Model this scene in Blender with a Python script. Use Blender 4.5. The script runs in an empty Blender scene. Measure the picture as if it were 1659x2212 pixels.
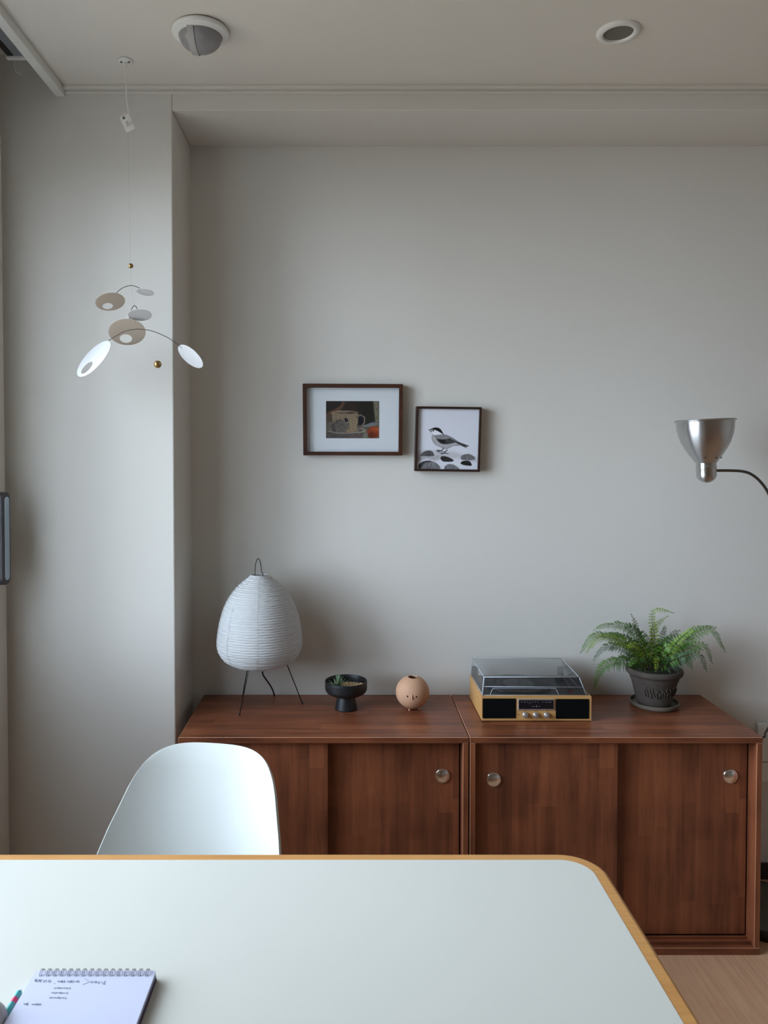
import bpy, bmesh, math, random
import numpy as np
from mathutils import Vector, Matrix
random.seed(7); np.random.seed(7)
C = bpy.context.scene.collection
S = bpy.context.scene
PI = math.pi

# ------------------------------------------------------------------ camera, light, exposure
F, TILT, CX = 1650.0, 0.026, 750.0
CY = 985.0 + F*math.tan(TILT)
CZ = 1.475
W, H = 1659, 2212
cd = bpy.data.cameras.new('camera'); cam = bpy.data.objects.new('camera', cd); C.objects.link(cam)
cam.location = (0, 0, CZ); cam.rotation_euler = (PI/2 - TILT, 0, 0)
cd.sensor_width = 36; cd.lens = F/H*36
cd.shift_x = (W/2 - CX)/H; cd.shift_y = (CY - H/2)/H
cd.clip_start = 0.02
cd.dof.use_dof = True; cd.dof.focus_distance = 2.5; cd.dof.aperture_fstop = 10
S.camera = cam

world = bpy.data.worlds.new('sky'); S.world = world; world.use_nodes = True
wt = world.node_tree; bg = wt.nodes['Background']
# overcast sky: bright and cool above the roofs, dim and warm where the ground and buildings are
_tc = wt.nodes.new('ShaderNodeTexCoord'); _sp = wt.nodes.new('ShaderNodeSeparateXYZ'); _rp = wt.nodes.new('ShaderNodeValToRGB')
wt.links.new(_tc.outputs['Generated'], _sp.inputs[0])
_mr = wt.nodes.new('ShaderNodeMapRange'); _mr.inputs['From Min'].default_value = -1; _mr.inputs['From Max'].default_value = 1
wt.links.new(_sp.outputs[2], _mr.inputs[0]); wt.links.new(_mr.outputs[0], _rp.inputs[0]); wt.links.new(_rp.outputs[0], bg.inputs[0])
_e = _rp.color_ramp.elements
_e[0].position = 0.0; _e[0].color = (.20, .18, .15, 1)
_e[1].position = 1.0; _e[1].color = (.80, .96, 1.18, 1)
for _p, _k in ((.38, (.22, .21, .19, 1)), (.46, (.75, .87, 1.02, 1)), (.55, (.86, 1.0, 1.20, 1))):
    _n = _e.new(_p); _n.color = _k
SKY = 16.0
bg.inputs[1].default_value = SKY

def portal(name, loc, rot, sx, sy):
    """marks a window opening so that the sky's light through it is sampled well; it gives no light of its own"""
    l = bpy.data.lights.new(name, 'AREA'); l.shape = 'RECTANGLE'; l.size = sx; l.size_y = sy; l.cycles.is_portal = True
    o = bpy.data.objects.new(name, l); C.objects.link(o); o.location = loc; o.rotation_euler = rot
WY0, WY1, WZ0, WZ1 = .55, 2.16, .80, 2.34      # the big window in the left wall
portal('window_portal', (-1.19, (WY0+WY1)/2, (WZ0+WZ1)/2), (0, -PI/2, 0), WZ1-WZ0, WY1-WY0)

S.view_settings.view_transform = 'Standard'; S.view_settings.look = 'None'
S.view_settings.exposure = 0.0; S.view_settings.gamma = 1.0
S.view_settings.use_curve_mapping = False

# ------------------------------------------------------------------ helpers
_c, _s = math.cos(TILT), math.sin(TILT)
def ray(px, py):
    a = (px-CX)/F; b = -(py-CY)/F
    return Vector((a, _c+_s*b, -_s+_c*b))
def at(px, py, Y):
    r = ray(px, py); return Vector((0, 0, CZ)) + r*(Y/r.y)
def onz(px, py, z):
    r = ray(px, py); return Vector((0, 0, CZ)) + r*((z-CZ)/r.z)

def lin(c):
    return tuple((x/12.92 if x <= 0.04045 else ((x+0.055)/1.055)**2.4) for x in [v/255 for v in c])
def rgb(*c): return lin(c) + (1.0,)

def wloc(o):
    v = Vector((0, 0, 0))
    while o: v += o.location; o = o.parent
    return v

def thing(name, label, cat, loc=(0, 0, 0), group=None, kind=None):
    o = bpy.data.objects.new(name, None); C.objects.link(o); o.location = loc
    o.empty_display_size = .05
    tag(o, label, cat, group, kind); return o
def tag(o, label=None, cat=None, group=None, kind=None):
    if label: o['label'] = label
    if cat: o['category'] = cat
    if group: o['group'] = group
    if kind: o['kind'] = kind
    return o

def mk(name, verts, faces, mat, parent=None, smooth=False, origin=None, label=None, kind=None, recalc=True):
    """verts are world coordinates; the mesh is stored relative to its parent"""
    off = wloc(parent) if parent else Vector((0, 0, 0))
    if origin is not None:
        ol = Vector(origin) - off
    else: ol = Vector((0, 0, 0))
    sh = off + ol
    me = bpy.data.meshes.new(name)
    me.from_pydata([(v[0]-sh[0], v[1]-sh[1], v[2]-sh[2]) for v in verts], [], faces)
    if recalc:
        bm = bmesh.new(); bm.from_mesh(me); bmesh.ops.recalc_face_normals(bm, faces=bm.faces); bm.to_mesh(me); bm.free()
    me.update()
    if smooth:
        for p in me.polygons: p.use_smooth = True
    o = bpy.data.objects.new(name, me); C.objects.link(o); o.location = ol
    if parent: o.parent = parent
    if mat: me.materials.append(mat)
    if label: o['label'] = label
    if kind: o['kind'] = kind
    return o

class MB:
    """collects simple shapes that make up ONE part"""
    def __init__(s): s.v = []; s.f = []
    def add(s, v, f):
        n = len(s.v); s.v += [tuple(x) for x in v]; s.f += [tuple(i+n for i in q) for q in f]; return s
    def box(s, x0, x1, y0, y1, z0, z1):
        v = [(x0,y0,z0),(x1,y0,z0),(x1,y1,z0),(x0,y1,z0),(x0,y0,z1),(x1,y0,z1),(x1,y1,z1),(x0,y1,z1)]
        return s.add(v, [(0,3,2,1),(4,5,6,7),(0,1,5,4),(1,2,6,5),(2,3,7,6),(3,0,4,7)])
    def lathe(s, prof, cx, cy, n=48, axis=None, caps=False, cz=0):
        v = []; f = []; m = len(prof)
        A = axis if axis else Matrix.Identity(3)
        for i in range(n):
            a = 2*PI*i/n
            for r, z in prof:
                p = A @ Vector((r*math.cos(a), r*math.sin(a), z)); v.append((p.x+cx, p.y+cy, p.z+cz))
        for i in range(n):
            j = (i+1) % n
            for k in range(m-1): f.append((i*m+k, j*m+k, j*m+k+1, i*m+k+1))
        if caps:
            f.append(tuple(i*m for i in range(n))); f.append(tuple(i*m+m-1 for i in range(n)))
        return s.add(v, f)
    def tube(s, pts, r, n=8, caps=True):
        pts = [Vector(p) for p in pts]; v = []; f = []; m = len(pts)
        rs = r if isinstance(r, (list, tuple)) else [r]*m
        up = Vector((0, 0, 1)); t0 = (pts[1]-pts[0]).normalized()
        if abs(t0.dot(up)) > .95: up = Vector((1, 0, 0))
        nrm = (up - t0*up.dot(t0)).normalized()
        for i, p in enumerate(pts):
            t = (pts[min(i+1, m-1)] - pts[max(i-1, 0)]).normalized()
            nrm = (nrm - t*nrm.dot(t)).normalized(); b = t.cross(nrm)
            for k in range(n):
                a = 2*PI*k/n; v.append(p + (nrm*math.cos(a) + b*math.sin(a))*rs[i])
        for i in range(m-1):
            for k in range(n):
                l = (k+1) % n; f.append((i*n+k, i*n+l, (i+1)*n+l, (i+1)*n+k))
        if caps: f.append(tuple(range(n))[::-1]); f.append(tuple((m-1)*n+k for k in range(n)))
        return s.add(v, f)
    def prism(s, poly, z0, z1):
        n = len(poly); v = [(x, y, z0) for x, y in poly] + [(x, y, z1) for x, y in poly]
        f = [tuple(range(n))[::-1], tuple(range(n, 2*n))] + [(i, (i+1) % n, n+(i+1) % n, n+i) for i in range(n)]
        return s.add(v, f)
    def sphere(s, c, r, nu=20, nv=12, sc=(1, 1, 1)):
        v = []; f = []
        for j in range(1, nv):
            th = PI*j/nv
            for i in range(nu):
                a = 2*PI*i/nu
                v.append((c[0]+r*sc[0]*math.sin(th)*math.cos(a), c[1]+r*sc[1]*math.sin(th)*math.sin(a), c[2]+r*sc[2]*math.cos(th)))
        v.append((c[0], c[1], c[2]+r*sc[2])); v.append((c[0], c[1], c[2]-r*sc[2])); T = len(v)-2; B = T+1
        for j in range(nv-2):
            for i in range(nu):
                k = (i+1) % nu; f.append((j*nu+i, (j+1)*nu+i, (j+1)*nu+k, j*nu+k))
        for i in range(nu):
            k = (i+1) % nu; f.append((T, i, k)); f.append((B, (nv-2)*nu+k, (nv-2)*nu+i))
        return s.add(v, f)
    def build(s, name, mat, parent=None, smooth=False, bevel=0, seg=2, **kw):
        o = mk(name, s.v, s.f, mat, parent, smooth, **kw)
        if bevel:
            m = o.modifiers.new('bevel', 'BEVEL'); m.width = bevel; m.segments = seg; m.limit_method = 'ANGLE'
            m.angle_limit = math.radians(40); m.harden_normals = False
        if smooth == 'auto':
            autosmooth(o)
        return o
def autosmooth(o, deg=35):
    me = o.data
    for p in me.polygons: p.use_smooth = True
    bm = bmesh.new(); bm.from_mesh(me)
    for e in bm.edges:
        if len(e.link_faces) == 2 and e.calc_face_angle(0) > math.radians(deg): e.smooth = False
    bm.to_mesh(me); bm.free()
def box(name, x0, x1, y0, y1, z0, z1, mat, parent=None, bevel=0, **kw):
    return MB().box(x0, x1, y0, y1, z0, z1).build(name, mat, parent, bevel=bevel, **kw)
def bez(p0, p1, p2, n=12):
    p0, p1, p2 = Vector(p0), Vector(p1), Vector(p2)
    return [p0*(1-t)**2 + p1*2*t*(1-t) + p2*t*t for t in [i/(n-1) for i in range(n)]]
def spline(P, n=8):
    """Catmull-Rom through the points"""
    P = [Vector(p) for p in P]; Q = [P[0]*2-P[1]] + P + [P[-1]*2-P[-2]]; out = []
    for i in range(1, len(Q)-2):
        for k in range(n):
            t = k/n; a, b, c, d = Q[i-1], Q[i], Q[i+1], Q[i+2]
            out.append(.5*((2*b)+(c-a)*t+(2*a-5*b+4*c-d)*t*t+(3*b-a-3*c+d)*t**3))
    out.append(P[-1]); return out

# ------------------------------------------------------------------ materials
def mat(name, col, rough=.5, metal=0, spec=.5, noise=0, nscale=40, bump=0, bscale=200, coat=0, trans=0, sub=0, aniso=0):
    m = bpy.data.materials.new(name); m.use_nodes = True; nt = m.node_tree; b = nt.nodes['Principled BSDF']
    b.inputs['Base Color'].default_value = col; b.inputs['Roughness'].default_value = rough
    b.inputs['Metallic'].default_value = metal; b.inputs['Specular IOR Level'].default_value = spec
    b.inputs['Coat Weight'].default_value = coat; b.inputs['Transmission Weight'].default_value = trans
    b.inputs['Anisotropic'].default_value = aniso
    tc = nt.nodes.new('ShaderNodeTexCoord')
    if noise:
        n = nt.nodes.new('ShaderNodeTexNoise'); n.inputs['Scale'].default_value = nscale; n.inputs['Detail'].default_value = 4
        nt.links.new(tc.outputs['Object'], n.inputs['Vector'])
        mx = nt.nodes.new('ShaderNodeMix'); mx.data_type = 'RGBA'
        nt.links.new(n.outputs['Fac'], mx.inputs['Factor'])
        mx.inputs[6].default_value = tuple(min(1, c*(1-noise)) for c in col[:3])+(1,)
        mx.inputs[7].default_value = tuple(min(1, c*(1+noise)) for c in col[:3])+(1,)
        nt.links.new(mx.outputs[2], b.inputs['Base Color'])
    if bump:
        n = nt.nodes.new('ShaderNodeTexNoise'); n.inputs['Scale'].default_value = bscale; n.inputs['Detail'].default_value = 3
        nt.links.new(tc.outputs['Object'], n.inputs['Vector'])
        bp = nt.nodes.new('ShaderNodeBump'); bp.inputs['Strength'].default_value = bump; bp.inputs['Distance'].default_value = .001
        nt.links.new(n.outputs['Fac'], bp.inputs['Height']); nt.links.new(bp.outputs[0], b.inputs['Normal'])
    return m

def wood(name, dark, light, direction='X', stave=0, stave_len=.3, grain=18, rough=.45, contrast=1.0):
    """long-grain wood; with stave > 0 the board is glued up from staves of slightly different tones"""
    m = bpy.data.materials.new(name); m.use_nodes = True; nt = m.node_tree; b = nt.nodes['Principled BSDF']
    b.inputs['Roughness'].default_value = rough
    tc = nt.nodes.new('ShaderNodeTexCoord'); L = nt.links.new
    src = tc.outputs['Object']
    mp = nt.nodes.new('ShaderNodeMapping')
    k = {'X': (1.2, grain, grain), 'Y': (grain, 1.2, grain), 'Z': (grain, grain, 1.2)}[direction]
    mp.inputs['Scale'].default_value = k; L(src, mp.inputs['Vector'])
    n1 = nt.nodes.new('ShaderNodeTexNoise'); n1.inputs['Scale'].default_value = 2.2; n1.inputs['Detail'].default_value = 8
    n1.inputs['Roughness'].default_value = .65; n1.inputs['Distortion'].default_value = .4
    L(mp.outputs[0], n1.inputs['Vector'])
    n2 = nt.nodes.new('ShaderNodeTexNoise'); n2.inputs['Scale'].default_value = 7; n2.inputs['Detail'].default_value = 3
    L(src, n2.inputs['Vector'])
    val = n1.outputs['Fac']
    def mth(op, a, c):
        q = nt.nodes.new('ShaderNodeMath'); q.operation = op
        for i, x in enumerate((a, c)):
            if isinstance(x, (int, float)): q.inputs[i].default_value = x
            else: L(x, q.inputs[i])
        return q.outputs[0]
    val = mth('MULTIPLY_ADD' if False else 'MULTIPLY', mth('SUBTRACT', val, .5), 1.1*contrast)
    val = mth('ADD', val, mth('MULTIPLY', mth('SUBTRACT', n2.outputs['Fac'], .5), .6*contrast))
    if stave:
        sx = nt.nodes.new('ShaderNodeSeparateXYZ'); L(src, sx.inputs[0])
        along = {'X': 0, 'Y': 1, 'Z': 2}[direction]
        across = {'X': 1, 'Y': 0, 'Z': 0}[direction]
        a = mth('FLOOR', mth('DIVIDE', sx.outputs[across], stave), 0)
        wn = nt.nodes.new('ShaderNodeTexWhiteNoise'); wn.noise_dimensions = '1D'; L(a, wn.inputs['W'])
        bb = mth('FLOOR', mth('ADD', mth('DIVIDE', sx.outputs[along], stave_len), wn.outputs['Value']), 0)
        wn2 = nt.nodes.new('ShaderNodeTexWhiteNoise'); wn2.noise_dimensions = '2D'
        cmb = nt.nodes.new('ShaderNodeCombineXYZ'); L(a, cmb.inputs[0]); L(bb, cmb.inputs[1]); L(cmb.outputs[0], wn2.inputs['Vector'])
        val = mth('ADD', val, mth('MULTIPLY', mth('SUBTRACT', wn2.outputs['Value'], .5), .27*contrast))
    val = mth('ADD', val, .5)
    r = nt.nodes.new('ShaderNodeValToRGB'); r.color_ramp.elements[0].color = dark; r.color_ramp.elements[1].color = light
    r.color_ramp.elements[0].position = .1; r.color_ramp.elements[1].position = .9
    L(val, r.inputs[0]); L(r.outputs[0], b.inputs['Base Color'])
    bp = nt.nodes.new('ShaderNodeBump'); bp.inputs['Strength'].default_value = .15; bp.inputs['Distance'].default_value = .001
    L(n1.outputs['Fac'], bp.inputs['Height']); L(bp.outputs[0], b.inputs['Normal'])
    return m

def thin_glass(name, tint=(1, 1, 1, 1), refl=1.0, rough=.02, haze=0):
    m = bpy.data.materials.new(name); m.use_nodes = True; nt = m.node_tree; nt.nodes.clear(); L = nt.links.new
    out = nt.nodes.new('ShaderNodeOutputMaterial'); t = nt.nodes.new('ShaderNodeBsdfTransparent'); t.inputs[0].default_value = tint
    g = nt.nodes.new('ShaderNodeBsdfGlossy'); g.inputs['Roughness'].default_value = rough
    fr = nt.nodes.new('ShaderNodeFresnel'); fr.inputs[0].default_value = 1.45
    mu = nt.nodes.new('ShaderNodeMath'); mu.operation = 'MULTIPLY'; mu.inputs[1].default_value = refl; L(fr.outputs[0], mu.inputs[0])
    mx = nt.nodes.new('ShaderNodeMixShader'); L(mu.outputs[0], mx.inputs[0]); L(t.outputs[0], mx.inputs[1]); L(g.outputs[0], mx.inputs[2])
    last = mx
    if haze:
        d = nt.nodes.new('ShaderNodeBsdfDiffuse'); d.inputs[0].default_value = (.8, .85, .9, 1)
        m2 = nt.nodes.new('ShaderNodeMixShader'); m2.inputs[0].default_value = haze
        L(mx.outputs[0], m2.inputs[1]); L(d.outputs[0], m2.inputs[2]); last = m2
    L(last.outputs[0], out.inputs[0]); return m

def printmat(name, rough=.6):
    m = bpy.data.materials.new(name); m.use_nodes = True; nt = m.node_tree; b = nt.nodes['Principled BSDF']
    b.inputs['Roughness'].default_value = rough; b.inputs['Specular IOR Level'].default_value = .2
    a = nt.nodes.new('ShaderNodeAttribute'); a.attribute_name = 'print'
    nt.links.new(a.outputs['Color'], b.inputs['Base Color']); return m

M = {}
M['wall'] = mat('wall_paint', rgb(222, 217, 209), .9, spec=.2, noise=.012, nscale=3, bump=.25, bscale=260)
M['ceil'] = mat('ceiling_paint', rgb(226, 220, 211), .9, spec=.2, noise=.012, nscale=3, bump=.3, bscale=220)
M['trim'] = mat('trim_paint', rgb(228, 227, 222), .5, noise=.01, nscale=5)
M['floor'] = wood('floor_oak', rgb(184, 134, 102), rgb(232, 188, 150), 'Y', grain=34, rough=.45, contrast=.8)
M['joint'] = mat('floor_joint', rgb(250, 226, 200), .7, noise=.1)
cd_, cl_ = rgb(78, 40, 26), rgb(162, 95, 62)
M['cab_x'] = wood('cabinet_wood_lengthwise', cd_, cl_, 'X', stave=.045, stave_len=.32, rough=.36)
M['cab_z'] = wood('cabinet_wood_upright', cd_, cl_, 'Z', stave=.043, stave_len=.30, rough=.42)
M['cab_zp'] = wood('cabinet_wood_frame', cd_, cl_, 'Z', rough=.4)
M['cab_dark'] = mat('cabinet_inside', rgb(40, 24, 17), .8, noise=.2)
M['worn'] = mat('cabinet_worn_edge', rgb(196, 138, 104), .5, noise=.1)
M['chrome'] = mat('chrome', (.9, .9, .9, 1), .06, metal=1, noise=.01)
M['brushed'] = mat('brushed_aluminium', (.56, .55, .54, 1), .27, metal=1, noise=.05, nscale=8, aniso=.5)
_nt = M['brushed'].node_tree; _tn = _nt.nodes.new('ShaderNodeTangent'); _tn.direction_type = 'RADIAL'; _tn.axis = 'Z'
_b = _nt.nodes['Principled BSDF']; _nt.links.new(_tn.outputs[0], _b.inputs['Tangent']); _b.inputs['Anisotropic'].default_value = .85; _b.inputs['Anisotropic Rotation'].default_value = .25; _b.inputs['Roughness'].default_value = .32
M['darkmetal'] = mat('dark_steel', (.16, .16, .14, 1), .35, metal=1, noise=.05)
M['black'] = mat('black_metal', (.012, .012, .013, 1), .4, noise=.1)
M['blackmatte'] = mat('black_ceramic', (.013, .014, .016, 1), .42, noise=.15, nscale=60, bump=.2, bscale=300)
M['wire'] = mat('brown_wire', (.04, .028, .024, 1), .4, noise=.1)
M['brass'] = mat('aged_brass', (.42, .27, .11, 1), .3, metal=1, noise=.1)
M['taupe'] = mat('taupe_card', rgb(168, 152, 136), .85, noise=.05, nscale=200)
M['thread'] = thin_glass('clear_thread', (.9, .9, .9, 1), .6)
M['plastic'] = mat('white_plastic', rgb(232, 230, 226), .4, noise=.01)
M['greydome'] = mat('grey_lens', rgb(146, 144, 146), .22, noise=.05, nscale=20)
M['lensband'] = mat('pale_grey_lens', rgb(178, 174, 172), .3, noise=.04)
M['greydisc'] = mat('grey_mesh', rgb(112, 108, 100), .7, noise=.1, nscale=300)
M['shell'] = mat('white_shell', rgb(208, 209, 203), .55, spec=.4, noise=.005)
M['laminate'] = mat('white_laminate', rgb(205, 201, 190), .42, spec=.4, noise=.008, nscale=4)
M['ply'] = wood('table_edge_wood', rgb(176, 116, 56), rgb(214, 158, 92), 'X', grain=60, rough=.4, contrast=.8)
M['walnut'] = wood('walnut_frame', rgb(36, 18, 12), rgb(88, 50, 32), 'X', grain=30, rough=.4)
M['walnut2'] = wood('dark_frame', rgb(30, 17, 12), rgb(62, 38, 27), 'Z', grain=30, rough=.4)
M['matboard'] = mat('mat_board', rgb(238, 238, 242), .8, noise=.008)
M['printm'] = printmat('print_ink')
M['pictureglass'] = thin_glass('picture_glass', (.98, .99, .99, 1), .22, .03)
M['acrylic'] = thin_glass('clear_acrylic', (.90, .92, .93, 1), 1.1, .03, haze=.025)
M['acryledge'] = thin_glass('acrylic_edge', (.8, .85, .88, 1), 1.0, .1, haze=.55)
M['windowglass'] = thin_glass('window_glass', (.95, .97, .97, 1), .8)
M['beech'] = wood('turntable_veneer', rgb(186, 134, 76), rgb(216, 168, 108), 'X', grain=25, rough=.45, contrast=.5)
M['deck'] = mat('black_deck', (.02, .021, .024, 1), .45, noise=.1)
M['platter'] = mat('platter_rubber', (.028, .028, .032, 1), .5, noise=.1)
M['vinylgroove'] = mat('record_grey', (.05, .05, .055, 1), .35, noise=.1)
M['grille'] = mat('speaker_cloth', (.004, .004, .004, 1), .9, spec=.08, noise=.3, nscale=900)
M['dial'] = mat('dial_glass', (.008, .008, .012, 1), .12, noise=.1)
M['silver'] = mat('silver_plastic', (.62, .62, .64, 1), .3, metal=.85, noise=.03)
M['dialprint'] = mat('dial_print', rgb(150, 150, 150), .6, noise=.05)
M['red'] = mat('red_plastic', rgb(190, 44, 28), .35, noise=.05)
M['peach'] = mat('peach_ceramic', rgb(204, 158, 126), .7, noise=.06, nscale=90, bump=.25, bscale=350)
M['hole'] = mat('dark_hole', (.015, .008, .006, 1), .9, noise=.1)
M['gravel'] = mat('beige_gravel', rgb(212, 184, 142), .8, noise=.35, nscale=60)
M['soil'] = mat('moss_soil', rgb(38, 44, 22), .95, noise=.4, nscale=60)
M['airleaf'] = mat('airplant_leaf', rgb(136, 158, 126), .6, noise=.2, nscale=60)
M['frond'] = mat('fern_green', rgb(76, 118, 30), .5, noise=.45, nscale=30)
M['frond2'] = mat('fern_light_green', rgb(124, 150, 42), .5, noise=.35, nscale=30)
M['frond3'] = mat('fern_dark_green', rgb(44, 84, 28), .5, noise=.4, nscale=30)
M['stem'] = mat('fern_stem', rgb(66, 50, 28), .6, noise=.2)
M['pot'] = mat('dark_clay', rgb(76, 67, 60), .85, noise=.3, nscale=30, bump=.7, bscale=90)
M['saucer'] = mat('grey_clay', rgb(112, 102, 88), .7, noise=.15, nscale=40, bump=.4, bscale=90)
M['paper'] = mat('notebook_paper', rgb(196, 195, 212), .7, noise=.006)
M['purple'] = mat('purple_cover', rgb(70, 50, 96), .5, noise=.08)
M['ink'] = mat('pencil_ink', rgb(84, 84, 104), .6, noise=.1)
M['coil'] = mat('coil_wire', (.13, .12, .17, 1), .35, metal=.3, noise=.05)
M['teal'] = mat('teal_lacquer', rgb(56, 150, 146), .3, noise=.06)
M['pinkred'] = mat('pink_red_patch', rgb(196, 40, 84), .4, noise=.05)
M['greyplastic'] = mat('grey_plastic', rgb(168, 162, 164), .35, noise=.03)
M['trackgrey'] = mat('grey_track', rgb(136, 140, 146), .4, noise=.04)
M['handleface'] = mat('satin_handle', rgb(176, 192, 208), .25, metal=.7, noise=.03)
M['handledark'] = mat('dark_handle_rim', rgb(58, 54, 58), .4, noise=.05)
M['baseb'] = mat('dark_baseboard', rgb(44, 34, 26), .6, noise=.1)

def paper_shade(name, c0_, c1_, tr):
    m = bpy.data.materials.new(name); m.use_nodes = True; nt = m.node_tree; nt.nodes.clear(); L = nt.links.new
    out = nt.nodes.new('ShaderNodeOutputMaterial'); d = nt.nodes.new('ShaderNodeBsdfDiffuse'); t = nt.nodes.new('ShaderNodeBsdfTranslucent')
    tc = nt.nodes.new('ShaderNodeTexCoord'); n = nt.nodes.new('ShaderNodeTexNoise'); n.inputs['Scale'].default_value = 45; n.inputs['Detail'].default_value = 6
    L(tc.outputs['Object'], n.inputs['Vector']); r = nt.nodes.new('ShaderNodeValToRGB')
    r.color_ramp.elements[0].color = c0_; r.color_ramp.elements[1].color = c1_
    L(n.outputs['Fac'], r.inputs[0]); L(r.outputs[0], d.inputs[0]); L(r.outputs[0], t.inputs[0])
    mx = nt.nodes.new('ShaderNodeMixShader'); mx.inputs[0].default_value = tr
    L(d.outputs[0], mx.inputs[1]); L(t.outputs[0], mx.inputs[2]); L(mx.outputs[0], out.inputs[0]); return m
M['washi'] = paper_shade('washi_paper', (.66, .65, .64, 1), (.78, .77, .76, 1), .3)
M['whitecard'] = paper_shade('white_card', (.70, .685, .68, 1), (.74, .725, .72, 1), .42)

# ------------------------------------------------------------------ the room
XL, XR, YB, YP, YW, ZC, ZS = -1.062, 4.3, -3.0, 2.365, 2.635, 2.60, 2.532
XA = -.536           # the left side of the alcove
def struct(o): o['kind'] = 'structure'; return o
# floor: sub-floor and single planks running towards the wall
fl = struct(box('floor', XL, XR, YB, YW, -.05, -.0012, M['joint']))
pw = .1015
plank_len = [1.2, .9, 1.5]
src = {}
def plank(i, x, y0, y1):
    L_ = round(y1-y0, 3); key = L_
    if key not in src:
        o = box('plank', 0.0008, pw-.0008, 0, L_-.0015, -.0013, .0, M['floor'], bevel=.0003)
        src[key] = o
    else:
        o = src[key].copy(); C.objects.link(o)
    o.parent = fl; o.location = (x, y0, 0)
nx = int((XR-XL)/pw)
for i in range(nx):
    x = XL+.004+i*pw
    y = YB+.005; k = 0
    first = True
    while y < YW-.02:
        L_ = plank_len[(i*2+k) % 3] if not first else [.6, 1.0, .8, 1.2][i % 4]
        first = False
        y1 = min(y+L_, YW-.003); plank(i, x, y, y1); y = y1; k += 1

wp = MB(); wp.box(XL-.3, XA, YP, YW+.12, 0, 2.75)
struct(wp.build('wall_pillar', M['wall'], bevel=.004))
struct(box('wall_front', XA-.02, XR+.02, YW, YW+.12, -.05, 2.75, M['wall']))
struct(box('wall_lintel', XA, XR, YP, YW, ZS, 2.72, M['wall'], bevel=.003))
struct(box('wall_right', XR, XR+.12, YB, YW+.1, -.05, 2.72, M['wall']))
struct(box('wall_back', XL-.1, XR+.1, YB-.12, YB, -.05, 2.72, M['wall']))
# left wall: solid by the pillar, large window nearer the camera
y0, y1, z0, z1 = WY0, WY1, WZ0, WZ1
wl = MB(); wl.box(XL-.12, XL, y1, YP+.01, -.05, 2.72).box(XL-.12, XL, YB-.1, y0, -.05, 2.72)
wl.box(XL-.12, XL, y0, y1, -.05, z0).box(XL-.12, XL, y0, y1, z1, 2.72)
struct(wl.build('wall_left', M['wall']))
wf = MB()
for (a, b, c, d) in ((y0, y1, z0, z0+.05), (y0, y1, z1-.05, z1)): wf.box(XL-.09, XL-.01, a, b, c, d)
for a in (y0, (y0+y1)/2-.025, y1-.05): wf.box(XL-.09, XL-.01, a, a+.05, z0+.05, z1-.05)
wn = struct(wf.build('window_1', M['trim'], bevel=.003))
for a, b in ((y0+.05, (y0+y1)/2-.025), ((y0+y1)/2+.025, y1-.05)):
    box('pane', XL-.055, XL-.049, a, b, z0+.05, z1-.05, M['windowglass'], wn)
# ceiling with the curtain recess on the left
XT = -.89
struct(box('ceiling', XT, XR, YB, YP, ZC, 2.72, M['ceil']))
struct(box('ceiling_recess', XL-.02, XT, YB, YP, 2.70, 2.75, M['ceil']))
struct(box('trim_1', XT-.001, XT+.028, YB, YP-.001, 2.572, ZC+.001, M['trim'], bevel=.004))      # left edge of the ceiling
cr = MB(); cr.box(XT+.028, XR, YP-.024, YP+.0005, 2.590, ZC+.001).box(XT+.028, XR, YP-.008, YP+.0005, 2.580, 2.590)
struct(cr.build('trim_2', M['wall'], bevel=.0025))
struct(box('baseboard_front', 1.235, XR, YW-.012, YW, 0, .055, M['baseb'], bevel=.002))
# sliding door leaf against the pillar, with its long pull
dl = struct(box('door_1', XL, XL+.012, 2.17, 2.345, .02, 2.45, M['wall'], bevel=.003))
def roundrect(cy, cz, hy, hz, r, n=6):
    pts = []
    for (sy, sz, a0) in ((1, 1, 0), (-1, 1, 90), (-1, -1, 180), (1, -1, 270)):
        for k in range(n+1):
            a = math.radians(a0+90*k/n); pts.append((cy+sy*(hy-r)+r*math.cos(a), cz+sz*(hz-r)+r*math.sin(a)))
    return pts
def plateX(x0, x1, poly, m, name, parent, bevel=0):
    n = len(poly); v = [(x0, a, b) for a, b in poly]+[(x1, a, b) for a, b in poly]
    f = [tuple(range(n)), tuple(range(n, 2*n))[::-1]]+[(i, (i+1) % n, n+(i+1) % n, n+i) for i in range(n)]
    o = mk(name, v, f, m, parent)
    if bevel:
        md = o.modifiers.new('b', 'BEVEL'); md.width = bevel; md.segments = 2; md.limit_method = 'ANGLE'
    return o

# curtain track in the recess
ct = thing('curtain_track', 'grey curtain track with a black slot in the ceiling recess at upper left', 'curtain track', (-.96, 1.0, 2.70))
box('rail', -.972, -.925, -1.2, 2.26, 2.640, 2.699, M['trackgrey'], ct, bevel=.002)
box('slot', -.990, -.973, -1.2, 2.255, 2.6395, 2.69, M['black'], ct)
ec = MB().box(-.996, -.922, 2.256, 2.272, 2.634, 2.699).build('end_cap', M['plastic'], ct, bevel=.003)
MB().tube(spline([(-.972, 2.264, 2.636), (-.973, 2.264, 2.615), (-.968, 2.266, 2.600), (-.955, 2.268, 2.592)], 5), .0012, 6).build('cord', M['plastic'], ct)
# door pull
dh = thing('door_pull', 'tall rounded satin metal door pull at the left edge', 'handle', (XL+.012, 2.25, 1.20))
hz0, hz1 = at(8, 1264, 2.23).z, at(8, 1063, 2.23).z
hc = (hz0+hz1)/2; hh = (hz1-hz0)/2
plateX(XL+.012, -1.000, roundrect(2.238, hc, .026, hh, .022), M['handledark'], 'rim', dh, .003)
plateX(-1.000, -.9985, roundrect(2.238, hc, .016, hh-.014, .012), M['handleface'], 'grip', dh, .0005)

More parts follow.
